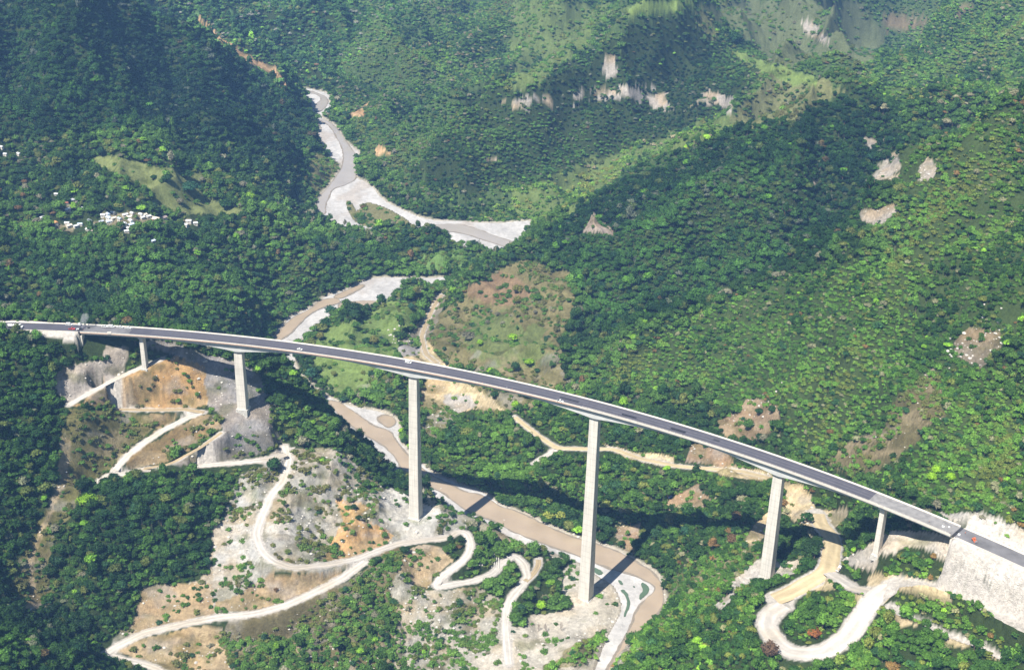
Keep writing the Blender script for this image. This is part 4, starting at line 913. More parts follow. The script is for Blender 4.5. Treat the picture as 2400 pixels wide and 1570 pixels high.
# road surfaces
def road_strip(name, t0, t1, m, o0=-6.75, o1=6.75, dz=0.0, label=None, nseg=None):
    ts = np.linspace(t0, t1, nseg or max(2, int(abs(t1 - t0) * ARC_R / 4)))
    offs = np.linspace(o0, o1, 4)
    X = np.array([[float(arc(t, o, True)[0]) for o in offs] for t in ts]); Y = np.array([[float(arc(t, o, True)[1]) for o in offs] for t in ts])
    me = grid_mesh(name, X, Y, np.full(X.shape, 180.0 + dz)); me.materials.append(m)
    if me.polygons[0].normal.z < 0: me.flip_normals()
    return tag(link(name, me), label or name.replace('_', ' '), kind='structure')
tj = T_R - 62 / ARC_R
road_strip('highway', T_L - .9, T_L + 3 / ARC_R, M['asphalt'], label='dark asphalt approach road at the left end of the bridge')
road_strip('highway', T_L + 3.02 / ARC_R, T_L + 42 / ARC_R, M['approach'], label='dusty stretch of road just past the left abutment')
road_strip('highway', T_L + 42.02 / ARC_R, tj, M['asphalt'], label='dark asphalt carriageway on the bridge')
road_strip('highway', tj + .02 / ARC_R, T_R - GAP, M['oldpave'], label='unpaved grey concrete deck near the right end')
road_strip('highway', T_R + .5 / ARC_R, T_R + .5, M['approach'], label='dusty asphalt approach road at the right end of the bridge')
road_strip('expansion_joint', T_R - GAP + .01 / ARC_R, T_R + .49 / ARC_R, M['patch'], .5, 6.7, .006, nseg=2, label='black open joint across the deck end')
road_strip('expansion_joint', T_R - GAP + .01 / ARC_R, T_R + .49 / ARC_R, M['patch'], -5.6, -.8, .006, nseg=2, label='black open joint across the deck end')
for a, b, o0, o1 in ((22, 34, -2.4, .4), (62, 74, -3, 1), (95, 100, .5, 2.6), (-30, -14, -1, 2)):
    t = PT[3] + a / ARC_R; road_strip('asphalt_patch', t, t + (b - a) / ARC_R, M['patch'] if a > 90 else mat('darker_asphalt', (.06, .058, .07), .75, (.3, .1)), o0, o1, .006, label='darker repaired patch of asphalt')
streak = mat('worn_wheel_path', (.125, .12, .135), .8, (.4, .25, 5))
for o in (-1.2, 2.2): road_strip('wheel_path', T_L + 60 / ARC_R, tj, streak, o, o + .9, .006, label='paler worn line along the carriageway')
# concrete barriers on the approaches
for t0, t1, s, nm in ((T_L - .45, T_L, -1, 'low white concrete kerb wall on the near side of the left approach road'), (T_L - .45, T_L, 1, 'low white concrete kerb wall on the far side of the left approach road'),
                      (T_R + .002, T_R + .3, -1, 'low white concrete kerb wall on the near side of the right approach road'), (T_R + .002, T_R + .3, 1, 'low white concrete kerb wall on the far side of the right approach road')):
    o = sweep('concrete_barrier', lambda t: [(s * 7.5, 178.6), (s * 7.5, 180.8), (s * 7.15, 180.8), (s * 6.8, 180.2), (s * 6.8, 178.6)], np.linspace(t0, t1, 50), [M['parapet']], None)
    tag(o, nm, 'barrier')
sh = mat('white_road_shoulder', tuple(WHT * 1.05), .9, (.4, .15))

# ------------------------------------------------------------------ vehicles, built along +X
M['white'] = mat('white_paint', (.8, .8, .78), .3, (.7, .03), spec=.5, coat=.5)
M['red'] = mat('red_paint', (.55, .05, .04), .35, (.7, .08), spec=.5, coat=.4)
M['orange'] = mat('orange_machine_paint', (.75, .17, .06), .45, (.7, .08))
M['blue'] = mat('blue_paint', (.08, .16, .4), .4, (.7, .08))
M['glass'] = mat('dark_window_glass', (.03, .035, .04), .08, spec=.6)
M['tyre'] = mat('tyre_rubber', (.02, .02, .02), .8)
M['metal'] = mat('grey_steel', (.35, .35, .36), .45, (1, .1), metal=.5)
M['tan'] = mat('tan_canvas', (.5, .4, .3), .9, (.7, .15))
M['skin'] = mat('skin', (.35, .2, .13), .7); M['vest'] = mat('orange_vest', (.8, .2, .05), .8, (3, .1)); M['shirt'] = mat('pale_shirt', (.7, .7, .68), .8, (3, .1)); M['jeans'] = mat('dark_trousers', (.05, .06, .1), .9, (3, .2))
def wheels(root, xs, w, r):
    for x in xs:
        for s in (-1, 1):
            b = MB(); b.cyl((x, s * w - .13, r), r, .26, 'y', 14); o = b.build('wheel', M['tyre'], root)
            h = MB(); h.cyl((x, s * w + (.13 if s > 0 else -.15), r), r * .5, .02, 'y', 10); h.build('rim', M['metal'], o)
def lamps(root, x0, x1, y, z):
    for s in (-1, 1):
        b = MB(); b.box(x1 - .02, x1 + .05, s * y - .17, s * y + .17, z, z + .18); b.build('headlight', M['glass'], root)
        b = MB(); b.box(x0 - .05, x0 + .02, s * y - .12, s * y + .12, z, z + .25); b.build('tail_light', M['red'], root)
def pickup(paint):
    e = empty('pickup_truck', (0, 0, 0)); b = MB()
    b.prism([(-2.65, .45), (2.6, .45), (2.65, .95), (1.25, 1.08), (.95, 1.1), (-.55, 1.1), (-.55, 1.05), (-2.65, 1.05)], -.92, .92); b.build('body', paint, e, bevel=.05)
    b = MB(); b.prism([(-.6, 1.08), (1.2, 1.08), (.55, 1.72), (-.5, 1.75)], -.8, .8); b.build('cab_glass', M['glass'], e)
    b = MB(); b.prism([(-.62, 1.7), (.6, 1.7), (.5, 1.8), (-.52, 1.8)], -.82, .82); b.build('roof', paint, e)
    b = MB(); b.box(-2.5, -.68, -.75, .75, 1.052, 1.06); b.build('load_bed', M['glass'], e)
    wheels(e, (-1.65, 1.7), .82, .38); lamps(e, -2.65, 2.65, .7, .72); return e
def sedan(paint):
    e = empty('car', (0, 0, 0)); b = MB()
    b.prism([(-2.2, .35), (2.2, .35), (2.25, .7), (1.2, .88), (-1.5, .92), (-2.2, .85)], -.88, .88); b.build('body', paint, e, bevel=.06)
    b = MB(); b.prism([(-1.55, .9), (1.1, .87), (.45, 1.36), (-.95, 1.38)], -.74, .74); b.build('cabin_glass', M['glass'], e)
    b = MB(); b.prism([(-1.0, 1.34), (.48, 1.33), (.38, 1.43), (-.9, 1.44)], -.76, .76); b.build('roof', paint, e)
    wheels(e, (-1.35, 1.4), .78, .32); lamps(e, -2.2, 2.23, .62, .6); return e
def suv(paint):
    e = empty('van', (0, 0, 0)); b = MB()
    b.prism([(-2.6, .4), (2.6, .4), (2.65, .95), (1.75, 1.15), (-2.6, 1.2)], -.98, .98); b.build('body', paint, e, bevel=.06)
    b = MB(); b.prism([(-2.55, 1.17), (1.7, 1.13), (1.05, 1.85), (-2.5, 1.88)], -.88, .88); b.build('cabin_glass', M['glass'], e)
    b = MB(); b.prism([(-2.58, 1.7), (1.2, 1.7), (1.02, 1.98), (-2.5, 2.0)], -.92, .92); b.build('roof', paint, e)
    for x in (-1.2, .2):
        for s in (-1, 1):
            p = MB(); p.box(x - .06, x + .06, s * .88 - .03, s * .88 + .03, 1.15, 1.75); p.build('window_pillar', paint, e)
    wheels(e, (-1.6, 1.65), .86, .38); lamps(e, -2.6, 2.65, .75, .7); return e
def tanker(paint):
    e = empty('tanker_truck', (0, 0, 0)); b = MB()
    b.box(-6.2, 3.4, -.55, .55, .75, 1.05); b.build('chassis', M['metal'], e)
    b = MB(); b.cyl((-6.0, 0, 2.15), 1.15, 8.2, 'x', 20); b.build('tank', paint, e, smooth=False)
    b = MB(); b.box(-4.2, -2.2, -.35, .35, 3.28, 3.45); b.build('tank_walkway', M['metal'], e)
    b = MB(); b.prism([(2.6, .7), (6.3, .7), (6.35, 1.55), (5.1, 1.75), (4.75, 2.95), (2.7, 3.05)], -1.15, 1.15); b.build('cab', paint, e, bevel=.06)
    b = MB(); b.prism([(4.82, 1.85), (5.12, 1.8), (4.86, 2.75), (4.72, 2.78)], -1.0, 1.0); b.build('windscreen', M['glass'], e)
    for s in (-1, 1):
        b = MB(); b.box(3.5, 4.6, s * 1.16 - .02, s * 1.16 + .02, 1.9, 2.6); b.build('side_window', M['glass'], e)
    wheels(e, (-5.2, -4.0, 2.2, 5.3), 1.0, .5); lamps(e, -6.2, 6.36, .9, 1.0); return e
def lorry(paint):
    e = empty('flatbed_truck', (0, 0, 0)); b = MB()
    b.box(-3.3, 1.6, -1.1, 1.1, .95, 1.15); b.build('flatbed', paint, e)
    b = MB()
    for s in (-1, 1): b.box(-3.3, 1.5, s * 1.1 - .04, s * 1.1 + .04, 1.152, 1.75)
    b.box(-3.34, -3.26, -1.1, 1.1, 1.152, 1.75); b.build('side_boards', paint, e)
    b = MB(); b.box(-3.0, .9, -.9, .9, 1.152, 2.0, .3, .2); b.build('load', M['tan'], e)
    b = MB(); b.prism([(1.65, .6), (3.5, .6), (3.55, 1.4), (3.2, 1.55), (2.95, 2.35), (1.7, 2.4)], -1.0, 1.0); b.build('cab', paint, e, bevel=.05)
    b = MB(); b.prism([(3.05, 1.6), (3.24, 1.55), (3.02, 2.2), (2.9, 2.22)], -.88, .88); b.build('windscreen', M['glass'], e)
    wheels(e, (-2.2, 2.6), .88, .42); lamps(e, -3.3, 3.55, .75, .85); return e
def roller():
    e = empty('road_roller', (0, 0, 0)); b = MB()
    b.box(-1.9, .6, -.85, .85, .8, 1.5, .1, .05); b.build('body', M['orange'], e, bevel=.04)
    b = MB(); b.box(.55, 2.2, -1.05, -.9, .5, .95); b.box(.55, 2.2, .9, 1.05, .5, .95); b.box(.5, .75, -.9, .9, .5, 1.0); b.build('drum_frame', M['orange'], e)
    b = MB(); b.cyl((1.6, -.88, .62), .62, 1.76, 'y', 20); b.build('drum', M['metal'], e)
    b = MB(); b.box(-.9, .45, -.8, .8, 2.35, 2.45); b.build('canopy', M['orange'], e)
    b = MB()
    for x in (-.85, .38):
        for y in (-.72, .72): b.box(x - .04, x + .04, y - .04, y + .04, 1.5, 2.35)
    b.build('canopy_posts', M['metal'], e)
    b = MB(); b.box(-.6, -.1, -.3, .3, 1.5, 1.75); b.build('seat', M['tyre'], e)
    wheels(e, (-1.3,), .78, .62); return e
def copy_tree(o, parent=None):
    c = o.copy(); COL.objects.link(c); c.parent = parent
    for ch in list(o.children): copy_tree(ch, c)
    return c
def on_deck(px, py, back=False, dz=0.012):
    p = at_z(np.array([px, py]), 180.0 + .7)
    t = math.atan2(p[0] - ARC_C[0], p[1] - ARC_C[1])
    return (float(p[0]), float(p[1]), 180.0 + dz), (-t + (math.pi if back else 0))
def put(e, pos, rz, label, cat, group=None):
    e.location = pos; e.rotation_euler = (0, 0, rz); tag(e, label, cat, group); return e
def place(e, px, py, label, cat, back=False, group=None, yaw=0.0, dz=.012):
    pos, rz = on_deck(px, py, back, dz); return put(e, pos, rz + yaw, label, cat, group)
place(tanker(M['white']), 36, 766, 'white tanker truck driving on the left approach road', 'truck')
pk = pickup(M['white'])
place(pk, 246, 765, 'white pickup furthest left in the row of parked vehicles along the far kerb', 'pickup truck', group='white vehicles parked along the far kerb')
place(copy_tree(pk), 282, 766.5, 'third white vehicle from the left in the row parked along the far kerb', 'pickup truck', group='white vehicles parked along the far kerb')
sv = suv(M['white'])
place(sv, 261.5, 765, 'second white vehicle from the left in the row parked along the far kerb', 'van', group='white vehicles parked along the far kerb')
sd = sedan(M['white'])
place(copy_tree(pk), 300.5, 768.5, 'white pickup at the right end of the row parked along the far kerb', 'pickup truck', group='white vehicles parked along the far kerb')
place(copy_tree(sv), 162, 760, 'white van by the far kerb just before the abutment, left of the smoke', 'van')
lo = lorry(M['white'])
place(lo, 180, 761, 'flatbed truck with tan load beside the smoke at the left abutment', 'truck')
place(pickup(M['red']), 168.5, 770.5, 'red pickup truck by the left end of the deck', 'pickup truck')
place(sd, 702.5, 818, 'white car driving alone on the deck between the second and third piers', 'car')
place(copy_tree(sv), 957, 849, 'white van driving on the deck just above the third pier', 'van')
place(copy_tree(pk), 1312.7, 939.5, 'white pickup stopped against the near railing left of the tallest pier', 'pickup truck')
place(roller(), 2283.6, 1266, 'orange road roller on the right approach road', 'road roller', yaw=math.radians(-28))
p = at_z(np.array([1966, 1332]), 108); p[2] = float(ground(p[0], p[1])) + .15
put(copy_tree(lo), tuple(map(float, p)), 1.0, 'small white truck parked on the tan haul road below the deck', 'truck')

# people at work
def person(top, arm=.25, stride=.25):
    me = bpy.data.meshes.new('person')
    J = [(0, 0, .95), (0, 0, 1.15), (0, 0, 1.4), (0, 0, 1.52), (0, .02, 1.66), (0, .02, 1.74), (.1, 0, .9), (.11, stride * .4, .5), (.11, stride, .08), (.11, stride + .16, .03), (-.1, 0, .9), (-.11, -stride * .4, .5), (-.11, -stride, .08), (-.11, -stride + .16, .03),
         (.2, 0, 1.42), (.27, -.02, 1.15), (.27, arm, .95), (-.2, 0, 1.42), (-.27, -.02, 1.15), (-.27, arm, .95)]
    E = [(0, 1), (1, 2), (2, 3), (3, 4), (4, 5), (0, 6), (6, 7), (7, 8), (8, 9), (0, 10), (10, 11), (11, 12), (12, 13), (2, 14), (14, 15), (15, 16), (2, 17), (17, 18), (18, 19)]
    me.from_pydata(J, E, []); o = bpy.data.objects.new('person', me); COL.objects.link(o)
    R = [.14, .13, .15, .06, .1, .09, .09, .065, .045, .04, .09, .065, .045, .04, .07, .045, .035, .07, .045, .035]
    m = o.modifiers.new('s', 'SKIN'); 
    for k, r in enumerate(R): me.skin_vertices[0].data[k].radius = (r, r)
    me.skin_vertices[0].data[0].use_root = True
    o.modifiers.new('u', 'SUBSURF').levels = 1
    dg = bpy.context.evaluated_depsgraph_get(); me2 = bpy.data.meshes.new_from_object(o.evaluated_get(dg)); o.modifiers.clear(); o.data = me2
    me2.materials.clear()
    for mm in (M['jeans'], top, M['skin'], M['white']): me2.materials.append(mm)
    for f in me2.polygons:
        z = f.center.z; f.material_index = 3 if z > 1.7 else 2 if (z > 1.48 or (abs(f.center.x) > .22 and z < 1.2)) else 1 if z > .95 else 0
        f.use_smooth = True
    return o
W = [person(M['vest']), person(M['shirt'], .3, .15)]
for k, (px, py, i, lab) in enumerate([(1188, 909.5, 1, 'worker in pale shirt by the near railing, left of the tallest pier'), (1200, 912.5, 0, 'worker in orange vest by the near railing, left of the tallest pier'),
     (2178, 1222, 0, 'worker in orange vest on the bare deck near its right end'), (2212, 1229, 1, 'worker in pale shirt on the bare deck near its right end'),
     (2262, 1249, 0, 'worker in orange vest behind the road roller'), (196, 774, 0, 'worker in orange vest beside the debris at the left deck end'), (204, 771, 1, 'worker in pale shirt beside the debris at the left deck end')]):
    o = W[i] if k < 0 else W[i].copy()
    COL.objects.link(o); pos, rz = on_deck(px, py); o.location = pos; o.rotation_euler = (0, 0, rz + k); tag(o, lab, 'person', 'road workers on the deck')
for o in W: bpy.data.objects.remove(o)
# cones
def cone():
    e = empty('traffic_cone', (0, 0, 0)); b = MB(); b.box(-.3, .3, -.3, .3, 0, .06); b.build('base', M['tyre'], e)
    b = MB(); b.cyl((0, 0, .061), .22, .9, 'z', 12, .05); b.build('cone', M['orange'], e); return e
cn = cone()
for k, (px, py) in enumerate([(1130.5, 896), (1150, 901), (1161, 904)]):
    place(cn if k == 0 else copy_tree(cn), px, py, ['orange cone furthest left along the near railing', 'middle orange cone along the near railing', 'orange cone furthest right along the near railing'][k], 'traffic cone', group='cones by the near railing')
# white crates and debris on deck
def crate(w, m):
    b = MB(); b.box(-w, w, -w * .7, w * .7, 0, w * .9, .05, .05)
    for s in (-1, 1): b.box(-w - .04, w + .04, s * w * .45 - .06, s * w * .45 + .06, w * .9 + .002, w * .9 + .1)
    return b.build('supply_crate', m)
for px, py, w, m, lab in [(256, 780.5, 1.6, M['parapet'], 'white box on the near kerb below the parked vehicles'), (2211, 1232, .8, M['white'], 'larger white box on the bare deck near the right joint'), (2225, 1233, .6, M['white'], 'smaller white box on the bare deck near the right joint'),
                          (2248, 1251, .8, M['white'], 'white box on the approach road behind the right joint'), (182, 771, 1.0, M['white'], 'white box between the red pickup and the dark debris')]:
    o = crate(w, m); pos, rz = on_deck(px, py); o.location = pos; o.rotation_euler = (0, 0, rz + .3); tag(o, lab, 'crate')
def heap(name, r, h, n, m, seed):
    rg = random.Random(seed); b = MB()
    for k in range(n):
        a = rg.random() * 6.28; q = r * math.sqrt(rg.random()); s = rg.uniform(.15, .5) * h
        x, y = q * math.cos(a), q * math.sin(a); z = max(0, h * (1 - q / r) - .2) * rg.random()
        b.box(x - s, x + s, y - s * .7, y + s * .7, z - .02, z + s * 1.2, s * .3, s * .2)
    return b.build(name, m)
o = heap('rubble_heap', 2.4, 1.3, 26, M['patch'], 3); pos, rz = on_deck(188, 770.5); o.location = pos; tag(o, 'smouldering dark debris heap at the left deck end', 'debris')
o = heap('rubble_heap', 1.5, .7, 16, M['tyre'], 4); pos, rz = on_deck(207, 766.5); o.location = pos; tag(o, 'small dark debris heap by the far kerb right of the smoke', 'debris')
# smoke: an even, thin volume inside a leaning plume
bm = bmesh.new(); bmesh.ops.create_icosphere(bm, subdivisions=4, radius=1)
from mathutils import noise as mnoise
for v in bm.verts:
    n = mnoise.fractal(v.co * 1.7 + Vector((3, 1, 7)), 1.0, 2.0, 3) * .45
    v.co *= 1 + n; k = (v.co.z + 1) / 2; s = .35 + .9 * k
    v.co = Vector((v.co.x * s * 3.6 + 3.2 * k, v.co.y * s * 3 + 3 * k, k * 12.5))
me = bpy.data.meshes.new('smoke'); bm.to_mesh(me); bm.free()
ms = bpy.data.materials.new('thin_smoke'); ms.use_nodes = True; n = ms.node_tree.nodes; n.remove(n['Principled BSDF'])
pv = n.new('ShaderNodeVolumePrincipled'); pv.inputs['Color'].default_value = (.95, .95, .97, 1); pv.inputs['Density'].default_value = .09; pv.inputs['Anisotropy'].default_value = -.6
ms.node_tree.links.new(pv.outputs[0], n['Material Output'].inputs['Volume']); me.materials.append(ms)
o = link('smoke', me); pos, _ = on_deck(190, 770); o.location = (pos[0] + 1, pos[1], 180.6); tag(o, 'thin white smoke rising from the debris at the left end of the deck', kind='stuff')

# ------------------------------------------------------------------ village
M['hw'] = mat('whitewashed_wall', (.6, .57, .5), .9, (.8, .15)); M['ho'] = mat('ochre_wall', (.6, .32, .12), .9, (.8, .12))
RF = {'w': mat('white_metal_roof', (.62, .63, .64), .5, (.4, .1)), 'g': mat('grey_metal_roof', (.42, .46, .52), .5, (.4, .2)), 'r': mat('rusty_red_roof', (.36, .14, .1), .8, (.5, .25)),
      'o': mat('orange_tile_roof', (.6, .3, .12), .8, (.5, .2)), 'c': mat('cream_roof', (.68, .6, .48), .7, (.5, .12)), 'b': mat('pale_blue_roof', (.55, .66, .8), .5, (.4, .1)), 'n': mat('brown_roof', (.3, .24, .22), .8, (.5, .2))}
def house(roof, L=8.0, Wd=5.5, hh=2.8, wall=None):
    e = empty('house', (0, 0, 0)); b = MB(); b.box(-L / 2, L / 2, -Wd / 2, Wd / 2, -2.5, hh)
    b.prism([(0, 0)] * 0 or [(-L / 2 + .01, hh - .2), (-L / 2 + .011, hh + .001), (L / 2 - .01, hh + .001), (L / 2 - .01, hh - .2)], -.01, .01)
    w = b.build('wall', wall or M['hw'], e)
    rise = 1.3
    r = MB(); o = .5; th = .12
    r.add([(-L / 2 - o, -Wd / 2 - o, hh - .15), (L / 2 + o, -Wd / 2 - o, hh - .15), (L / 2 + o, 0, hh + rise), (-L / 2 - o, 0, hh + rise), (-L / 2 - o, Wd / 2 + o, hh - .15), (L / 2 + o, Wd / 2 + o, hh - .15),
           (-L / 2 - o, -Wd / 2 - o, hh - .15 - th), (L / 2 + o, -Wd / 2 - o, hh - .15 - th), (L / 2 + o, Wd / 2 + o, hh - .15 - th), (-L / 2 - o, Wd / 2 + o, hh - .15 - th)],
          [(0, 1, 2, 3), (3, 2, 5, 4), (6, 7, 1, 0), (8, 9, 4, 5), (6, 0, 3, 4, 9), (7, 8, 5, 2, 1), (9, 8, 7, 6)])
    r.build('roof', roof, e)
    d = MB(); d.box(-.5, .5, -Wd / 2 - .05, -Wd / 2 + .02, -.1, 2.1); d.build('door', M['n_dark'], e)
    for x in (-L / 2 + 1.6, L / 2 - 1.6):
        d = MB(); d.box(x - .5, x + .5, -Wd / 2 - .04, -Wd / 2 + .02, 1.0, 2.0); wf = d.build('window', M['glass'], e)
    return e
M['n_dark'] = mat('dark_wood_door', (.12, .07, .04), .8, (2, .2))
HOUSES = [(630, 165, 50, 'w', 'white roofed hut highest on the wooded slope left of the village'), (825, 230, 75, 'w', 'long white roofed house above the rust roofed one, left of the village'), (733, 265, 48, 'r', 'rust red roofed house among trees left of the village'),
 (750, 335, 62, 'w', 'white roofed house below the rust roofed one, left of the village'), (940, 318, 58, 'w', 'white roofed house standing alone between the left huts and the village'), (470, 425, 28, 'w', 'tiny white roofed hut furthest left of the village'),
 (622, 482, 55, 'o', 'orange roofed house at the lower left of the village'), (748, 487, 54, 'w', 'white roofed house right of the orange roofed one'), (768, 515, 66, 'c', 'cream roofed house just below a white roofed one, lower left of the village'), (890, 500, 38, 'b', 'small pale blue roofed house at lower left of the village'), (845, 520, 26, 'w', 'tiny white hut beside the small pale blue roofed house'),
 (1000, 460, 48, 'g', None), (1030, 512, 52, 'w', None), (985, 558, 60, 'w', None), (1050, 574, 58, 'c', None), (1148, 397, 52, 'w', None), (1205, 388, 30, 'b', None), (1212, 425, 60, 'b', None), (1258, 370, 46, 'w', None), (1266, 432, 58, 'c', None), (1216, 468, 66, 'b', None),
 (1335, 438, 56, 'g', None), (1395, 393, 62, 'w', None), (1475, 378, 42, 'w', None), (1442, 418, 58, 'c', None), (1458, 458, 58, 'w', None), (1388, 494, 66, 'w', None), (1465, 502, 66, 'b', None), (1435, 545, 38, 'w', None), (1572, 390, 50, 'w', None), (1615, 395, 46, 'c', None), (1657, 412, 46, 'w', None),
 (1735, 452, 130, 'c', 'long cream roofed building with ochre walls, largest in the village'), (1822, 432, 78, 'n', 'brown roofed building right of the largest village building'), (2105, 462, 62, 'w', 'white roofed house at the right edge of the village pasture'), (2180, 488, 38, 'w', 'small white hut furthest right of the village'), (2078, 507, 36, 'w', 'small white hut below the one at the right edge of the village'),
 (1705, 687, 34, 'b', 'lone pale blue roofed hut in the forest below the village'), (1412, 577, 34, 'w', None), (1590, 425, 40, 'w', None), (1130, 470, 40, 'g', None)]
EXH = [(3, 344, 26, 'w', 'white roofed house nearest the left edge of the picture, above the village'), (12, 361, 20, 'w', 'second white hut from the left picture edge, above the village'), (44, 360, 22, 'w', 'third white hut from the left picture edge, above the village')]
protos = {}; HOUSE_XY = []
cn_ = {'w': 'white', 'g': 'grey', 'r': 'rust red', 'o': 'orange', 'c': 'cream', 'b': 'pale blue', 'n': 'brown'}
hl = [(fJ([(x, y)])[0], w * .21008, c, l) for x, y, w, c, l in HOUSES] + [((x, y), w * .34, c, l) for x, y, w, c, l in EXH]
rh = random.Random(5)
for (px, py), w, c, lab in hl:
    p = at_z(np.array([px, py]), 112.0)
    for _ in range(30): p = at_z(np.array([px, py]), p[2] + .5 * (float(ground(p[0], p[1])) + 2 - p[2]))
    dist = math.sqrt(p[0] ** 2 + p[1] ** 2 + (CAMZ - p[2]) ** 2); L = w * dist / FPX * .95
    wallm = M['ho'] if w > 24 else M['hw']
    key = (c, w > 24)
    if key not in protos:
        e = house(RF[c], wall=wallm, Wd=5.5 if w < 24 else 3.8); protos[key] = e
    else: e = copy_tree(protos[key])
    z = float(ground(p[0], p[1])); e.location = (float(p[0]), float(p[1]), z + .3); s = max(.6, L / 8.6); e.scale = (s, max(.6, s), max(.75, min(1.3, s)))
    e.rotation_euler = (0, 0, rh.uniform(-1.0, 1.0)); HOUSE_XY.append((p[0], p[1], 4.5 + 4 * s))
    tag(e, lab or f'{cn_[c]} roofed house in the cluster at the middle of the village', 'house', 'houses of the village')
# blue tarpaulin
p = at_z(np.array([1569, 1166]), 40)
for _ in range(30): p = at_z(np.array([1569, 1166]), p[2] + .5 * (float(ground(p[0], p[1])) - p[2]))
b = MB(); b.prism([(-2, 0), (-1.6, 1.0), (0, 1.9), (1.7, 1.0), (2.1, 0)], -1.6, 1.6); o = b.build('tarpaulin_shelter', M['blue']); o.location = (float(p[0]), float(p[1]), float(ground(p[0], p[1])) + 1.2); o.rotation_euler = (0, 0, .6)
tag(o, 'bright blue tarpaulin shelter in scrub beside the stony clearing', 'tarpaulin')
# stepped stone rows beside the haul road
for k in range(9):
    u = k / 8.0
    pts = [(1545 + 135 * u - 6, 668 - 4 * k + 60 * u * u + 10), (1560 + 125 * u, 700 + 30 * u), (1572 + 115 * u, 745 + 30 * u), (1566 + 122 * u, 790 + 30 * u), (1555 + 135 * u, 830 + 20 * u)]
    Q = []
    for q in smooth(np.array(fC(pts)), 2):
        p = at_z(q, 14.0)
        for _ in range(20): p = at_z(q, p[2] + .5 * (float(ground(p[0], p[1])) + .3 - p[2]))
        Q.append((float(p[0]), float(p[1]), float(ground(p[0], p[1])) + .35))
    b = MB(); b.tube(Q, [.55] * len(Q), 6); o = b.build('stone_terrace', M['rock'])
    tag(o, 'curved row of white stones in the stepped terrace beside the haul road', 'stone terrace', 'rows of the stepped stone terrace')
# ------------------------------------------------------------------ vegetation meshes (unit crown radius 1, stands on z = 0)
def leafcloud(rg, lobes, per, size, flat=1.0):
    """leaf-clump faces on the surfaces of many small lobes"""
    V = []; F = []
    for (c, r) in lobes:
        n = max(6, int(per * r * r))
        for k in range(n):
            d = rg.normal(size=3); d /= np.linalg.norm(d)
            if d[2] < -.35: d[2] *= -1
            p = np.array(c) + d * r * np.array([1, 1, flat]) * rg.uniform(.8, 1.28)
            nrm = d + rg.normal(size=3) * .45; nrm /= np.linalg.norm(nrm)
            a = np.cross(nrm, [0.3, .2, 1]); a /= np.linalg.norm(a); b = np.cross(nrm, a)
            s = size * rg.uniform(.6, 1.7); t = rg.uniform(0, 6.28)
            a2 = a * math.cos(t) + b * math.sin(t); b2 = -a * math.sin(t) + b * math.cos(t)
            o = len(V)
            V += [p + a2 * s, p + b2 * s * .75 + nrm * s * .15, p - a2 * s * .9, p - b2 * s * .8 - nrm * s * .1]
            F.append((o, o + 1, o + 2, o + 3))
    return V, F
def core(rg, lobes, flat=1.0):
    V = []; F = []
    bm = bmesh.new(); bmesh.ops.create_icosphere(bm, subdivisions=1, radius=1)
    bv = [tuple(v.co) for v in bm.verts]; bf = [tuple(v.index for v in f.verts) for f in bm.faces]; bm.free()
    for (c, r) in lobes:
        o = len(V)
        V += [np.array(c) + np.array(v) * r * np.array([1, 1, flat]) * .74 * rg.uniform(.85, 1.1) for v in bv]; F += [tuple(i + o for i in f) for f in bf]
    return V, F
def make_crown(seed, nl, base, height, spread, per, size, flat=.75, rlo=.28, rhi=.5):
    rg = np.random.default_rng(seed); lobes = []
    for k in range(nl):
        a = 2.4 * k + rg.uniform(-.4, .4); q = spread * math.sqrt((k + .3) / nl) * rg.uniform(.8, 1.1)
        z = base + height * (1 - (q / (spread * 1.25)) ** 2) * rg.uniform(.7, 1.0)
        r = rg.uniform(rlo, rhi); lobes.append(((q * math.cos(a), q * math.sin(a), z), r))
    lobes.append(((0, 0, base + height * .45), spread * .72))
    V, F = core(rg, lobes, flat); V2, F2 = leafcloud(rg, lobes[:-1], per, size, flat)
    o = len(V)
    return V + V2, F + [tuple(i + o for i in f) for f in F2]
def make_trunk(seed, base, spread, r0=.07):
    rg = random.Random(seed); b = MB()
    b.tube([(0, 0, -.4), (.01, .02, base * .5), (0, 0, base * 1.1)], [r0 * 1.3, r0, r0 * .75], 6)
    for k in range(4):
        a = k * 1.7 + rg.random(); b.tube([(0, 0, base * .75), (math.cos(a) * spread * .35, math.sin(a) * spread * .35, base * 1.25), (math.cos(a) * spread * .7, math.sin(a) * spread * .7, base * 1.6)], [r0 * .7, r0 * .45, r0 * .15], 5)
    return b.V, b.F
def make_bare(seed):
    rg = random.Random(seed); b = MB()
    def br(p, d, L, r, dep):
        q = p + d * L * .5 + Vector((rg.uniform(-.1, .1), rg.uniform(-.1, .1), .05)) * L; e = q + (d + Vector((rg.uniform(-.3, .3), rg.uniform(-.3, .3), .1))).normalized() * L * .5
        b.tube([p, q, e], [r, r * .75, r * .5], 4)
        if dep < 4:
            for k in range(3 if dep < 2 else 4):
                dd = (d + Vector((rg.uniform(-1, 1), rg.uniform(-1, 1), rg.uniform(-.1, .5))) * .85).normalized(); br(e if k else q, dd, L * .66, r * .52, dep + 1)
    br(Vector((0, 0, -.2)), Vector((0, 0, 1)), .8, .07, 0)
    return b.V, b.F
SPEC = {  # name: (crown args, trunk base)
 'round': dict(nl=17, base=.62, height=.95, spread=.72, per=150, size=.085),
 'broad': dict(nl=22, base=.55, height=.62, spread=.85, per=150, size=.08, flat=.6),
 'tall': dict(nl=15, base=.8, height=1.35, spread=.58, per=150, size=.085, flat=.9),
 'feathery': dict(nl=20, base=.6, height=.7, spread=.8, per=110, size=.07, flat=.45, rlo=.2, rhi=.4),
}
CROWNS = []; TRUNKS = []
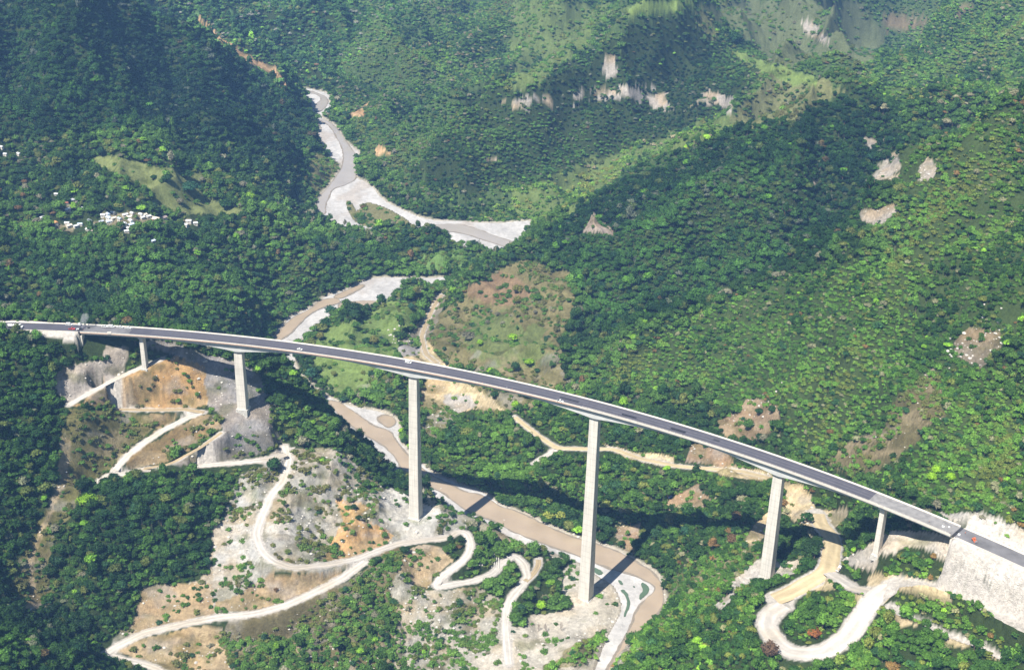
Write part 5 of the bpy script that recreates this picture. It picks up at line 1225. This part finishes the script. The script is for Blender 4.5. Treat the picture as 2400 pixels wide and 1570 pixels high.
for i, (k, sp) in enumerate(list(SPEC.items()) + [('round', SPEC['round']), ('broad', SPEC['broad'])]):
    V, F = make_crown(100 + i, **sp); CROWNS.append((V, F, sp))
    TRUNKS.append(make_trunk(200 + i, sp['base'], sp['spread']))
def full_mesh(name, i, thin=1.0, bigger=1.0):
    V, F, sp = CROWNS[i]; tv, tf = TRUNKS[i]
    return mesh_np(name, V + list(tv), list(F) + [tuple(k + len(V) for k in f) for f in tf], [M['leaf'], M['bark']], fm=[0] * len(F) + [1] * len(tf))
FULL = [full_mesh('tree_form', i) for i in range(len(CROWNS))]
LOW = []
for i, (k, sp) in enumerate(SPEC.items()):
    s2 = dict(sp); s2['nl'] = 11; s2['per'] = 55; s2['size'] = .13
    V, F = make_crown(300 + i, **s2); LOW.append(mesh_np('distant_tree_form', V, F, [M['leaf']]))
SHR = []
for i in range(3):
    V, F = make_crown(400 + i, nl=9, base=.05, height=.6, spread=.7, per=100, size=.11, flat=.75, rlo=.3, rhi=.5)
    SHR.append(mesh_np('shrub_form', V, F, [M['leaf']]))
bv, bf = make_bare(9); BARE = mesh_np('bare_tree_form', bv, bf, [M['leaf']])
RB = []
for i in range(3):
    bm = bmesh.new(); bmesh.ops.create_icosphere(bm, subdivisions=2, radius=1)
    for v in bm.verts:
        v.co *= 1 + .35 * mnoise.noise(v.co * 1.1 + Vector((i * 9, 2, 1))); v.co.z *= .7
    me = bpy.data.meshes.new('stone_form'); bm.to_mesh(me); bm.free(); me.materials.append(M['boulder']); RB.append(me)

def scatter(name, meshes, P, S, R, I, T, label, cat=None):
    """one object whose geometry nodes stand a form on every point"""
    col = bpy.data.collections.new(name + '_forms')
    for k, m in enumerate(meshes):
        o = bpy.data.objects.new(f'{name}_form_{chr(97 + k)}', m); col.objects.link(o)
    me = bpy.data.meshes.new(name); n = len(P)
    me.vertices.add(n); me.vertices.foreach_set('co', np.asarray(P, np.float32).ravel())
    for nm, ty, arr in (('scl', 'FLOAT_VECTOR', S), ('rot', 'FLOAT', R), ('idx', 'INT', I)):
        a = me.attributes.new(nm, ty, 'POINT')
        a.data.foreach_set('vector' if ty == 'FLOAT_VECTOR' else 'value', np.asarray(arr, np.int32 if ty == 'INT' else np.float32).ravel())
    a = me.attributes.new('tint', 'FLOAT_COLOR', 'POINT'); a.data.foreach_set('color', np.c_[T, np.ones(n)].astype(np.float32).ravel())
    o = link(name, me)
    g = bpy.data.node_groups.new(name, 'GeometryNodeTree')
    g.interface.new_socket('Geometry', in_out='INPUT', socket_type='NodeSocketGeometry'); g.interface.new_socket('Geometry', in_out='OUTPUT', socket_type='NodeSocketGeometry')
    N = g.nodes; L = g.links; gi = N.new('NodeGroupInput'); go = N.new('NodeGroupOutput')
    ip = N.new('GeometryNodeInstanceOnPoints'); ci = N.new('GeometryNodeCollectionInfo')
    ci.inputs['Collection'].default_value = col; ci.inputs['Separate Children'].default_value = True; ci.inputs['Reset Children'].default_value = True
    def na(nm, ty):
        q = N.new('GeometryNodeInputNamedAttribute'); q.data_type = ty; q.inputs['Name'].default_value = nm; return q.outputs['Attribute']
    ip.inputs['Pick Instance'].default_value = True
    L.new(gi.outputs[0], ip.inputs['Points']); L.new(ci.outputs[0], ip.inputs['Instance']); L.new(na('idx', 'INT'), ip.inputs['Instance Index']); L.new(na('scl', 'FLOAT_VECTOR'), ip.inputs['Scale'])
    cx = N.new('ShaderNodeCombineXYZ'); L.new(na('rot', 'FLOAT'), cx.inputs['Z']); L.new(cx.outputs[0], ip.inputs['Rotation'])
    L.new(ip.outputs[0], go.inputs[0])
    o.modifiers.new('scatter', 'NODES').node_group = g
    return tag(o, label, kind='stuff')

# ------------------------------------------------------------------ where things grow
def jitter_pts(y0, y1, s, k=.47):
    out = []
    ys = np.arange(y0, y1, s)
    for y in ys:
        half = (math.hypot(y, 560) * .385) * 1.26 + 40
        xs = np.arange(-half, half, s); out.append(np.stack([xs + RNG.uniform(-k, k, len(xs)) * s, y + RNG.uniform(-k, k, len(xs)) * s], -1))
    return np.vstack(out)
def visible(x, y, z, lift):
    """not hidden behind a ridge as seen from about the viewpoint"""
    ok = np.ones(len(x), bool)
    for f in np.r_[np.linspace(.35, .97, 26), .98, .99]:
        gx_, gy_, gz_ = x * f, y * f, CAMZ + (z + lift - CAMZ) * f
        ok &= ground(gx_, gy_) < gz_ + 6
    return ok
TRE = np.array([c[2] for c in COVER] + [1.0]); SHB = np.array([c[3] for c in COVER] + [.15]); ROK = np.array([c[4] for c in COVER] + [0.0])
SMALLZ = [k for k, c in enumerate(COVER) if c[2] <= .012 and c[0] != 'cliff band']
def filt(P, margin=300, lift=5.0):
    z = ground(P[:, 0], P[:, 1]); uv, dep = project(np.c_[P, z])
    m = (uv[:, 0] > -margin) & (uv[:, 0] < 2400 + margin) & (uv[:, 1] > -60) & (uv[:, 1] < 1570 + margin * .8) & (dep > 100)
    P = P[m]; z = z[m]; uv = uv[m]; dep = dep[m]
    m = visible(P[:, 0], P[:, 1], z, 12); P = P[m]; z = z[m]; uv = uv[m]; dep = dep[m]
    a, b = edge_noise(P[:, 0], P[:, 1] + 1.4 * z); code = classify(uv, P[:, 1], a, b)
    c2 = classify(uv - np.array([0, 1]) * (lift * FPX / dep)[:, None], P[:, 1] + lift * 1.8, a * .3, b * .3)
    code = np.where((c2 >= 0) & (TRE[c2] <= .012) & np.isin(c2, SMALLZ), c2, code)
    bd = bil(GX, GY, bdist, P[:, 0], P[:, 1]); bed = bil(GX, GY, (BED & ~ISL).astype(float), P[:, 0], P[:, 1]) > .05
    bed |= (P[:, 1] > 1350) & (bil(GX, GY, (BED & ~ISL).astype(float), P[:, 0], P[:, 1] + np.where(P[:, 1] > 1700, 13, 8)) > .3)
    isl = bil(GX, GY, ISL.astype(float), P[:, 0], P[:, 1]) > .6
    rd = np.minimum(bil(GX, GY, rdist, P[:, 0], P[:, 1]), .5 + bil(GX, GY, rdist, P[:, 0], P[:, 1] + 4.5)); stp = bil(GX, GY, STEEP, P[:, 0], P[:, 1]); code = np.where(isl, len(COVER), code)
    th = np.arctan2(P[:, 0] - ARC_C[0], P[:, 1] - ARC_C[1]); rr = np.hypot(P[:, 0] - ARC_C[0], P[:, 1] - ARC_C[1]) - ARC_R
    app = (rr < 11) & (rr > np.where(th < .25, -15, -11)) & ((th < T_L + .004) | (th > T_R - .01)) & (P[:, 1] > 500)
    low = (np.abs(rr) < 9) & (z > 158)
    hs = np.zeros(len(P), bool)
    for hx, hy, hr in HOUSE_XY: hs |= (P[:, 0] - hx) ** 2 + (P[:, 1] - hy) ** 2 < hr * hr
    # keep the line of sight to each house open
    for hx, hy, hr in HOUSE_XY:
        dd = P[:, 1] / hy; hs |= (np.abs(P[:, 0] - hx * dd) < hr * .6) & (P[:, 1] < hy) & (P[:, 1] > hy - 16)
    pr = np.zeros(len(P), bool)
    for k_, (px_, py_) in enumerate(pier_xy): pr |= (P[:, 0] - px_) ** 2 + (P[:, 1] - py_) ** 2 < 100
    global STP; STP = stp
    return P, z, uv, dep, code, bd, bed, rd, app | hs | low | pr
# wood tints by stand: (outline, tint)
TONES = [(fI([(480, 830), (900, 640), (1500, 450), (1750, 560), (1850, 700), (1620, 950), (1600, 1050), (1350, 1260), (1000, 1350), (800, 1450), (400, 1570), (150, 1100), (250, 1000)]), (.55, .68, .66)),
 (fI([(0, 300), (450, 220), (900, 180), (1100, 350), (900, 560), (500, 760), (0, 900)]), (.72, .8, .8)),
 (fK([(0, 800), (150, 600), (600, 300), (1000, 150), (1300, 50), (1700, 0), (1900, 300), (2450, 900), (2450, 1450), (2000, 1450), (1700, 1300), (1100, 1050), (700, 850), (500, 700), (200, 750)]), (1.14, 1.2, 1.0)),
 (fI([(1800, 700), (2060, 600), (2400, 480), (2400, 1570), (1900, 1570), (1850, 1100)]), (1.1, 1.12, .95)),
 (fM([(-100, -100), (180, -100), (400, 30), (640, 170), (760, 300), (700, 380), (400, 300), (-100, 330)]), (.40, .52, .60)), (fM([(300, -100), (1150, -100), (760, 210), (650, 200), (430, 60)]), (1.35, 1.42, 1.75)),  # shade painted into the steep left mountain, blue haze into the hills behind
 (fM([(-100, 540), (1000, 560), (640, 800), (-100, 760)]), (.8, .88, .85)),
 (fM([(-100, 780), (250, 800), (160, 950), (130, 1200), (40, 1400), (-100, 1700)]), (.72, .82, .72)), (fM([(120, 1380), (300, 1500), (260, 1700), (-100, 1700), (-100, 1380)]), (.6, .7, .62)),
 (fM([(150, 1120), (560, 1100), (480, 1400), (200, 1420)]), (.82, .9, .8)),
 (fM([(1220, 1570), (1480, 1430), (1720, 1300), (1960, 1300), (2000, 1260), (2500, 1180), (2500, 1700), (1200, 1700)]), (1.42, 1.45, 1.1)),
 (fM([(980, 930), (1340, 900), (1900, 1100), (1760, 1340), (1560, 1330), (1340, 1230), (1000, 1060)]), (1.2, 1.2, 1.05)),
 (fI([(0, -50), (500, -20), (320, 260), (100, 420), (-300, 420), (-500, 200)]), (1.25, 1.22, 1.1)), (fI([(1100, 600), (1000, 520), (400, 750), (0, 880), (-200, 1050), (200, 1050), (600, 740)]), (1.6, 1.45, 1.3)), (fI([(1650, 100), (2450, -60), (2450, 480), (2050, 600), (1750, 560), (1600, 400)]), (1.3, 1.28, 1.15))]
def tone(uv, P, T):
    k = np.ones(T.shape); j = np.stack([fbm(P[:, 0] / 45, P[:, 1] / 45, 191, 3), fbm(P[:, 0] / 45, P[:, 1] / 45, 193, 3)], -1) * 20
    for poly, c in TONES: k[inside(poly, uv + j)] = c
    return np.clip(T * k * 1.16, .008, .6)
def palette(n, P, kind):
    """leaf colours: broad stands share a tone, single trees differ, a few are lime, rust or grey"""
    dk = lin(40, 66, 30); md = lin(66, 96, 38); lt = lin(94, 130, 54); ol = lin(100, 108, 54); lime = lin(122, 164, 52); rust = lin(116, 92, 60); grey = lin(126, 124, 100); teal = lin(48, 78, 48)
    big = fbm(P[:, 0] / 90, P[:, 1] / 90, 131, 3); mid = fbm(P[:, 0] / 22, P[:, 1] / 22, 133, 3)
    r = np.clip(.42 + .9 * big + .55 * mid + RNG.normal(0, .19, n), 0, 1)[:, None]
    if kind == 'tree':
        c = np.where(r < .5, dk * (1 - 2 * r) + md * 2 * r, md * (2 - 2 * r) + lt * (2 * r - 1))
    else:
        c = np.where(r < .45, md * (1 - r / .45) + lt * r / .45, lt * (1 - (r - .45) / .55) + ol * (r - .45) / .55)
    q = RNG.random(n)
    br = sstep(.1, .5, fbm(P[:, 0] / 70, P[:, 1] / 70, 137, 3))
    code = np.zeros(n, int)
    for k, (col, p) in enumerate(((lime, .010 if kind == 'tree' else .003), (rust, .002 + .014 * br), (grey, .02 + .10 * br), (teal, .05), (ol, .06))):
        m = q < p; c[m] = col; code[m] = k + 1; q = np.where(m, 9, q - p)
    return c * RNG.uniform(.75, 1.2, (n, 1)) * .88, code
TIN = ['green', 'lime green', 'rust brown', 'grey green', 'blue green', 'olive']
# near wood is set tighter than far wood
bands = [(560, 800, 3.9), (800, 1300, 4.5), (1300, 1900, 5.0), (1900, 3150, 6.0)]
TP = []
for y0, y1, s in bands:
    P = jitter_pts(y0, y1, s); P, z, uv, dep, code, bd, bed, rd, no = filt(P)
    cl = fbm(P[:, 0] / 20, P[:, 1] / 20, 141, 3)
    pr = np.where(code < 0, 1.0, TRE[code])
    pr = np.where((pr < .99) & (pr > .02), np.where(cl > .30 - pr * .7, np.minimum(1, pr * 2.2), pr * .15), pr)
    strip = (bd < 14) & (code >= 0) & (code != len(COVER)) & (TRE[code] < .3) & (P[:, 1] > 1000) & (P[:, 1] < 1500)
    pr = np.where(strip, np.maximum(pr, .55), pr)
    pr = np.where(code == len(COVER), .0, pr)
    keep = (RNG.random(len(P)) < pr) & ~bed & (bd > 1.8) & (rd > 3.0) & ~no
    # thin the wood a little so ground and shade show between crowns
    keep &= ~((code < 0) & (fbm(P[:, 0] / 13, P[:, 1] / 13, 143, 2) < -.62))
    P = P[keep]; z = z[keep]; uv = uv[keep]; dep = dep[keep]; n = len(P)
    bsz = 1 + .35 * fbm(P[:, 0] / 50, P[:, 1] / 50, 145, 3)
    S = s * .72 * bsz * np.clip(RNG.lognormal(0, .36, n), .5, 1.6)
    S = np.where(code[keep] >= 0, np.minimum(S, 3.6) * .85, S)
    TP.append((P, z, uv, dep, S, np.full(n, s)))
P = np.vstack([t[0] for t in TP]); z = np.concatenate([t[1] for t in TP]); uv = np.vstack([t[2] for t in TP]); dep = np.concatenate([t[3] for t in TP]); S = np.concatenate([t[4] for t in TP])
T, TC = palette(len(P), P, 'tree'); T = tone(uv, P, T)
hz = np.clip(RNG.normal(1.05, .24, len(P)), .6, 1.7)
print('trees', len(P))
# the 300 trees that show largest become objects of their own
inframe = (uv[:, 0] > 5) & (uv[:, 0] < 2395) & (uv[:, 1] > 5) & (uv[:, 1] < 1568)
score = np.where(inframe & visible(P[:, 0], P[:, 1], z, 5), S / dep, 0)
sel = np.argsort(-score)[:280]
mask = np.ones(len(P), bool); mask[sel] = False
far = dep > 1750
idx = RNG.integers(0, len(FULL), len(P))
sc = np.stack([S * RNG.uniform(.75, 1.25, len(P)), S * RNG.uniform(.75, 1.25, len(P)), S * hz], -1); rot = RNG.uniform(0, 6.283, len(P)); P3 = np.c_[P, z - .25]
a = mask & ~far
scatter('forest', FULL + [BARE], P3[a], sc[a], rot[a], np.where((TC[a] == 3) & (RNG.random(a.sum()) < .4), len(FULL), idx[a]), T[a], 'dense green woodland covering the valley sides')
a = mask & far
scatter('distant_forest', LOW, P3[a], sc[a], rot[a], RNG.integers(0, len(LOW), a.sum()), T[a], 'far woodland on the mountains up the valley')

LEAFM = {}
def area_of(u, v):
    if u < 640 and v < 760: return 'in the wood beyond the left approach road'
    if u < 700 and v < 1100: return 'on the wooded slope below the left approach road'
    if u < 620: return 'in the dark wood at the lower left'
    if u < 1250 and v > 1250: return 'on the rocky scrub slope at the bottom centre'
    if u < 1000: return 'on the left bank between the second and third piers'
    if u > 1250 and v > 1400: return 'in the wood at the lower right'
    if u > 1750 and v > 1250: return 'around the looping white road at the right'
    return 'on the far bank below the deck'
CRM = [mesh_np('crown', V, F, [M['leaf']]) for V, F, sp in CROWNS]
TKM = [mesh_np('trunk', V, F, [M['bark']]) for V, F in TRUNKS]
def tree(x, y, zz, s, h, r, form, tint, label, group):
    e = empty('tree', (float(x), float(y), float(zz)), float(r)); e.scale = (float(s), float(s), float(s * h))
    tag(e, label, 'tree', group)
    c = link('crown', CRM[form], e); c['tint'] = [float(v) for v in tint]
    link('trunk', TKM[form], e); return e
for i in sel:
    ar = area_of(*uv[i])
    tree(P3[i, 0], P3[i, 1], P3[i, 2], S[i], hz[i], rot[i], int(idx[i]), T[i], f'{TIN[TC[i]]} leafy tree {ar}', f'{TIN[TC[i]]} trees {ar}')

# shrubs and low scrub
SHP = []
for y0, y1, s in [(600, 1250, 3.4), (1250, 1700, 4.2), (1700, 2900, 5.0)]:
    P = jitter_pts(y0, y1, s); P, z, uv, dep, code, bd, bed, rd, no = filt(P, 220, 1.6)
    cl = fbm(P[:, 0] / 12, P[:, 1] / 12, 151, 4)
    pr = np.where(code < 0, .10 + .9 * sstep(.55, 1.0, STP), SHB[code]); pr = np.where(code == len(COVER), .5, pr)
    pr = np.where((code >= 0) & (pr < .95), np.clip(pr * (1 + 3.2 * cl), 0, 1), pr)
    pr = np.where((bd < 5) & (code >= 0), pr * .5, pr)
    keep = (RNG.random(len(P)) < pr) & ~bed & (bd > 1.0) & (rd > 1.6) & ~no
    P = P[keep]; n = len(P); S = s * RNG.uniform(.5, .85, n) * RNG.lognormal(0, .2, n)
    dry = np.array([1.0 if (c >= 0 and c < len(COVER) and COVER[c][0] in ('dry hillside', 'dry slope below the track', 'orange cut face', 'central rocky slope', 'tan slope under the lower road', 'upper ridge grass', 'left scar scrub', 'dry spine')) else 0.0 for c in code[keep]])
    SHP.append((P, z[keep], S, dry, uv[keep]))
P = np.vstack([t[0] for t in SHP]); z = np.concatenate([t[1] for t in SHP]); S = np.concatenate([t[2] for t in SHP]); dry = np.concatenate([t[3] for t in SHP])
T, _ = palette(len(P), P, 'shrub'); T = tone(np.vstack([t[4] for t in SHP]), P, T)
T = np.where((dry * RNG.random(len(P)) > .5)[:, None], T * .4 + lin(120, 108, 70) * .5, T)
print('shrubs', len(P))
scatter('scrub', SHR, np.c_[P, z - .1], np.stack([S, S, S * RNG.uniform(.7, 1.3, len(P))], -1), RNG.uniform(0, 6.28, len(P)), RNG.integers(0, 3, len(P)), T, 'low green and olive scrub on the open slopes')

# loose stones on scree, river bed and debris
P = jitter_pts(620, 1250, 2.6); P, z, uv, dep, code, bd, bed, rd, no = filt(P, 20, 0.0)
pr = np.where(code < 0, 0, ROK[code] * .38) * np.where(P[:, 1] > 0, 1, 0) + np.where(bed, .12, 0)
pr = np.where((bd < 4) & ~bed, np.maximum(pr, .35), pr) * (1 + 1.5 * fbm(P[:, 0] / 9, P[:, 1] / 9, 161, 3))
keep = (RNG.random(len(P)) < pr) & (rd > .8) & ~no
P = P[keep]; z = z[keep]; bed = bed[keep]; n = len(P); S = RNG.lognormal(-.75, .5, n).clip(.2, 1.7) * np.where(bed, .7, 1)
z = np.where(bed, plane_z(P[:, 0], P[:, 1]) + .1, z)
scatter('loose_stones', RB, np.c_[P, z + .05 * S], np.stack([S, S * RNG.uniform(.6, 1, n), S * RNG.uniform(.5, 1, n)], -1), RNG.uniform(0, 6.28, n), RNG.integers(0, 3, n), np.ones((n, 3)) * .5, 'loose pale stones scattered over scree and river banks')
print('stones', n)

# ------------------------------------------------------------------ single trees picked out in the photo
def on_ground(px, py, z0=30.0):
    q = np.array([px, py], float); p = at_z(q, z0)
    for _ in range(40): p = at_z(q, p[2] + .5 * (float(ground(p[0], p[1])) - p[2]))
    return float(p[0]), float(p[1]), float(ground(p[0], p[1]))
LM = lin(140, 184, 44) * .9; DG = lin(44, 76, 34) * .9; MG = lin(74, 108, 46) * .9; OLG = lin(120, 120, 60) * .8; RST = lin(150, 96, 52) * .85; GRY = lin(130, 128, 104) * .8; BLG = lin(54, 92, 64) * .85
ONES = [
 (fD([(1785, 595)])[0], 6.0, LM * .85, 'lime green round tree highest on the dry hillside', 0), (fD([(1630, 815)])[0], 4.6, LM, 'lime green tree just above the deck on the dry hillside', 0), (fD([(1900, 760)])[0], 5.2, LM * .8, 'mid green tree right of the lime tree above the deck', 4),
 (fD([(1555, 615)])[0], 4.0, LM * .8, 'lime green tree left of the round one on the dry hillside', 0), (fD([(1960, 300)])[0], 5.2, MG, 'yellow green tree beside the red soil patch', 1), (fD([(1800, 790)])[0], 5.6, DG, 'dark round tree between two lime trees above the deck', 0),
 (fD([(1820, 240)])[0], 6.0, OLG, 'olive brown tree on the upper red soil patch', 1), (fD([(1820, 325)])[0], 5.5, OLG * .9, 'olive brown tree just below the other on the red soil patch', 0), (fD([(1475, 575)])[0], 7, GRY * .8, 'broad grey green tree left of the lime trees on the dry hillside', 1),
 (fD([(1495, 785)])[0], 5, MG, 'broad green tree just above the deck, left on the dry hillside', 1), (fD([(1310, 650)])[0], 2.8, DG, 'small dark round tree near the top of the yellow debris', 0), (fD([(1375, 615)])[0], 2.4, DG, 'small dark tree right of the darkest one near the debris', 4),
 (fD([(2070, 760)])[0], 2.6, MG, 'small green tree alone at the right of the dry hillside', 0), (fD([(1995, 670)])[0], 2.2, MG, 'small green bush alone high on the right of the dry hillside', 0), (fD([(1955, 800)])[0], 3.2, DG, 'dark bushy tree right of the mid green tree above the deck', 5),
 (fD([(1680, 405)])[0], 3.0, GRY * .7, 'small grey tree below the red soil patch', 1), (fD([(1610, 465)])[0], 3.0, GRY * .7, 'small grey tree left in the middle of the dry hillside', 4), (fD([(1940, 395)])[0], 2.8, GRY * .7, 'small grey tree right of centre below the red soil patch', 0),
 (fD([(520, 420)])[0], 8.5, BLG, 'tall blue green tree at the upper left of the meadow', 0), (fD([(490, 480)])[0], 7, DG, 'dark tree at the foot of the tall blue green one', 1), (fD([(450, 575)])[0], 5.4, OLG, 'olive tree with a long shadow on the left meadow edge', 0),
 (fD([(870, 310)])[0], 5.5, BLG, 'round blue green tree at the river edge of the meadow', 4), (fD([(1115, 285)])[0], 6.2, OLG, 'olive tree at the top right of the meadow', 2), (fD([(990, 445)])[0], 4.8, MG, 'round green tree right of the bare streak in the meadow', 0),
 (fD([(700, 500)])[0], 5.2, MG, 'green tree above the middle of the meadow', 4), (fD([(820, 610)])[0], 6, OLG * .9, 'olive tree at the centre of the meadow', 0), (fD([(895, 615)])[0], 5, MG, 'round green tree with a dark shadow right of the meadow centre', 4), (fD([(770, 600)])[0], 5, DG, 'dark tree left of the olive one at the meadow centre', 1),
 (fD([(510, 775)])[0], 2.4, DG, 'small dark bush on the meadow just below the deck', 5), (fD([(385, 870)])[0], 7.5, BLG * 1.1, 'tall blue green tree at the lower left of the meadow', 2), (fD([(450, 990)])[0], 6.5, DG, 'round dark green tree on the gravel edge below the meadow', 0), (fD([(1080, 365)])[0], 4.5, BLG, 'blue green tree beside the gravel track', 0),
 (fD([(1660, 985)])[0], 5.0, DG, 'dark green tree on the slope just below the deck', 0), (fD([(1805, 1055)])[0], 5.0, LM * .9, 'lime green tree just below the deck above the orange track end', 0), (fD([(1015, 1225)])[0], 3.6, LM, 'small lime tree on the bank left of the third pier', 0),
 (fD([(1170, 1100)])[0], 4.5, MG, 'green tree right beside the third pier', 4), (fE([(205, 1130)])[0], 4.8, LM * .95, 'bright lime green tree left of the tallest pier foot', 0), (fA([(340, 740)])[0], 3.4, LM * 1.1, 'bright lime green tree at the foot of the grey cut face', 0),
 (fA([(1910, 1190)])[0], 7, DG * 1.05, 'large dark green tree inside the road hairpin', 0), (fA([(1195, 590)])[0], 3.2, DG, 'green bush on the orange cut face', 5), (fB([(610, 400)])[0], 6.5, LM * .75, 'lime green tree at the top of the wooded spur', 1), (fB([(885, 235)])[0], 3.4, LM * .85, 'small lime green tree by the track on the wooded spur', 0),
 (fE([(255, 500)])[0], 6, lin(150, 158, 70) * .8, 'yellow green feathery clump on the far bank, left one', 3), (fE([(340, 500)])[0], 6, lin(146, 154, 68) * .8, 'yellow green feathery clump on the far bank, right one', 3), (fE([(1200, 620)])[0], 5.5, BLG, 'blue green tree on the far bank right of the pier shadow', 0), (fE([(1225, 470)])[0], 6, DG, 'dark tree beside the long deck shadow', 1),
 (fE([(1560, 535)])[0], 6.5, lin(112, 92, 62) * .7, 'brown round tree beside the deck shadow', 0), (fE([(1530, 660)])[0], 5, lin(120, 96, 66) * .7, 'brown tree just below the deck shadow', 1), (fF([(910, 1310)])[0], 4.5, RST, 'rust red tree inside the white road loop', 1), (fF([(860, 520)])[0], 6, DG, 'dark spreading tree on the yellow earth behind the fifth pier', 3),
 (fF([(600, 1460)])[0], 7, lin(110, 88, 68) * .7, 'brown tree at the bottom of the white road loop', 0), (fF([(1760, 190)])[0], 4.2, LM, 'upper lime green tree above the right end of the deck', 0), (fF([(1725, 240)])[0], 4.2, LM * .95, 'lower left lime green tree above the right end of the deck', 0), (fF([(1855, 240)])[0], 4, LM * .95, 'lower right lime green tree above the right end of the deck', 0),
 (fK([(840, 960)])[0], 6, MG * .9, 'green tree standing in the bare clearing', 0), (fK([(900, 880)])[0], 4.2, DG, 'dark tree in the upper bare clearing, left one', 4), (fK([(970, 870)])[0], 4.4, DG, 'dark tree in the upper bare clearing, right one', 0), (fK([(360, 800)])[0], 7.5, DG, 'large dark green tree just above the deck', 2), (fK([(660, 975)])[0], 3.4, MG, 'small green tree at the deck edge of the bare clearing', 0),
 (fE([(2050, 620)])[0], 3.4, MG, 'small green tree at the edge of the deck shadow near the haul road', 0), (fF([(1020, 170)])[0], 5, DG, 'dark tree above the deck beyond the fifth pier', 0),
 (fG([(1320, 1340)])[0], 11, BLG, 'large green tree in the village pasture', 1), (fG([(1160, 1255)])[0], 6, DG, 'dark tree at the left of the village pasture', 5), (fG([(1300, 1235)])[0], 8, DG, 'dark tree above the large one in the village pasture', 1), (fG([(1070, 1240)])[0], 4, DG, 'small dark bush at the top left of the village pasture', 5),
 (fG([(1255, 1420)])[0], 5, GRY, 'grey tree with a dark shadow in the village pasture', 0), (fG([(1370, 1415)])[0], 5, MG, 'spreading tree with a dark shadow in the village pasture', 3), (fG([(1570, 1440)])[0], 8, DG, 'dark tree at the right edge of the village pasture', 1), (fG([(1740, 1400)])[0], 7, LM * .7, 'yellow green tree right of the village pasture', 0),
 (fI([(1830, 450)])[0], 11, DG, 'large dark tree on the upper right ridge', 1), (fI([(1030, 190)])[0], 12, DG, 'dark tree clump on the grassy ridge top', 1), (fI([(1500, 390)])[0], 10, DG, 'dark tree at the right end of the grassy ridge', 1), (fI([(1175, 705)])[0], 6, LM, 'lime green tree high on the middle spur', 0), (fI([(2050, 990)])[0], 5, LM, 'lime green tree in the scrub right of the white cliff', 0),
]
for (px, py), s, tint, lab, form in ONES:
    x, y, zz = on_ground(px, py + 3)
    tree(x, y, zz - .2, s, 1.0, RNG.uniform(0, 6.28), form, tint, lab, None)
# leafless trees on the gravel
BAREM = mesh_np('bare_tree', bv, bf, [mat('pale_dead_wood', (.22, .17, .14), .9, (3, .3))])
for (px, py), s, lab in [(fC([(2020, 1300)])[0], 4.6, 'leafless tree on the white terrace, left one'), (fC([(2120, 1280)])[0], 4.8, 'leafless tree on the white terrace, right one'), (fC([(1960, 1290)])[0], 3.6, 'small leafless tree on the white terrace, furthest left')]:
    x, y, zz = on_ground(px, py, 5); o = link('bare_tree', BAREM); o.location = (x, y, zz); o.scale = (s,) * 3; o.rotation_euler = (0, 0, px); tag(o, lab, 'tree')
# boulders large enough to pick out
BLD = [(fD([(980, 560)])[0], 14, 30, 'white boulder strewn over the fan above the deck', 'boulders of the upper debris fan'), (fD([(1290, 1130)])[0], 16, 26, 'white boulder on the pasture under the debris fan', 'boulders below the debris fan'),
       (fK([(2110, 500)])[0], 14, 30, 'white boulder in the stony ring on the right slope', 'boulders of the stony ring'), (fK([(930, 820)])[0], 9, 12, 'white boulder at the top of the bare clearing', 'boulders of the clearing'), (fC([(1150, 1200)])[0], 13, 22, 'pale boulder on the rocky slope at the bottom', 'boulders of the bottom slope')]
for (px, py), rad, n, lab, grp in BLD:
    x0, y0, _ = on_ground(px, py)
    for k in range(n):
        a = RNG.uniform(0, 6.28); q = rad * math.sqrt(RNG.random()) * (1.0 if 'ring' not in grp else 1.3)
        x = x0 + q * math.cos(a) * 1.2; y = y0 + q * math.sin(a) * 1.5; s = RNG.uniform(.6, 1.5)
        o = link('boulder', RB[k % 3]); o.location = (x, y, float(ground(x, y)) + .2 * s); o.scale = (s, s * RNG.uniform(.6, 1), s * RNG.uniform(.7, 1.1)); o.rotation_euler = (0, 0, RNG.uniform(0, 6.28))
        tag(o, lab, 'boulder', grp)

# ------------------------------------------------------------------ the air in the valley
b = MB(); b.box(-3900, 4400, -700, 6700, -90, 800)
hm = bpy.data.materials.new('valley_haze'); hm.use_nodes = True; n = hm.node_tree.nodes; n.remove(n['Principled BSDF'])
pv = n.new('ShaderNodeVolumePrincipled'); pv.inputs['Color'].default_value = (.26, .52, 1, 1); pv.inputs['Density'].default_value = .00009; pv.inputs['Anisotropy'].default_value = 0.0
hm.node_tree.links.new(pv.outputs[0], n['Material Output'].inputs['Volume'])
o = b.build('haze', hm); tag(o, 'thin blue haze filling the valley', kind='stuff')
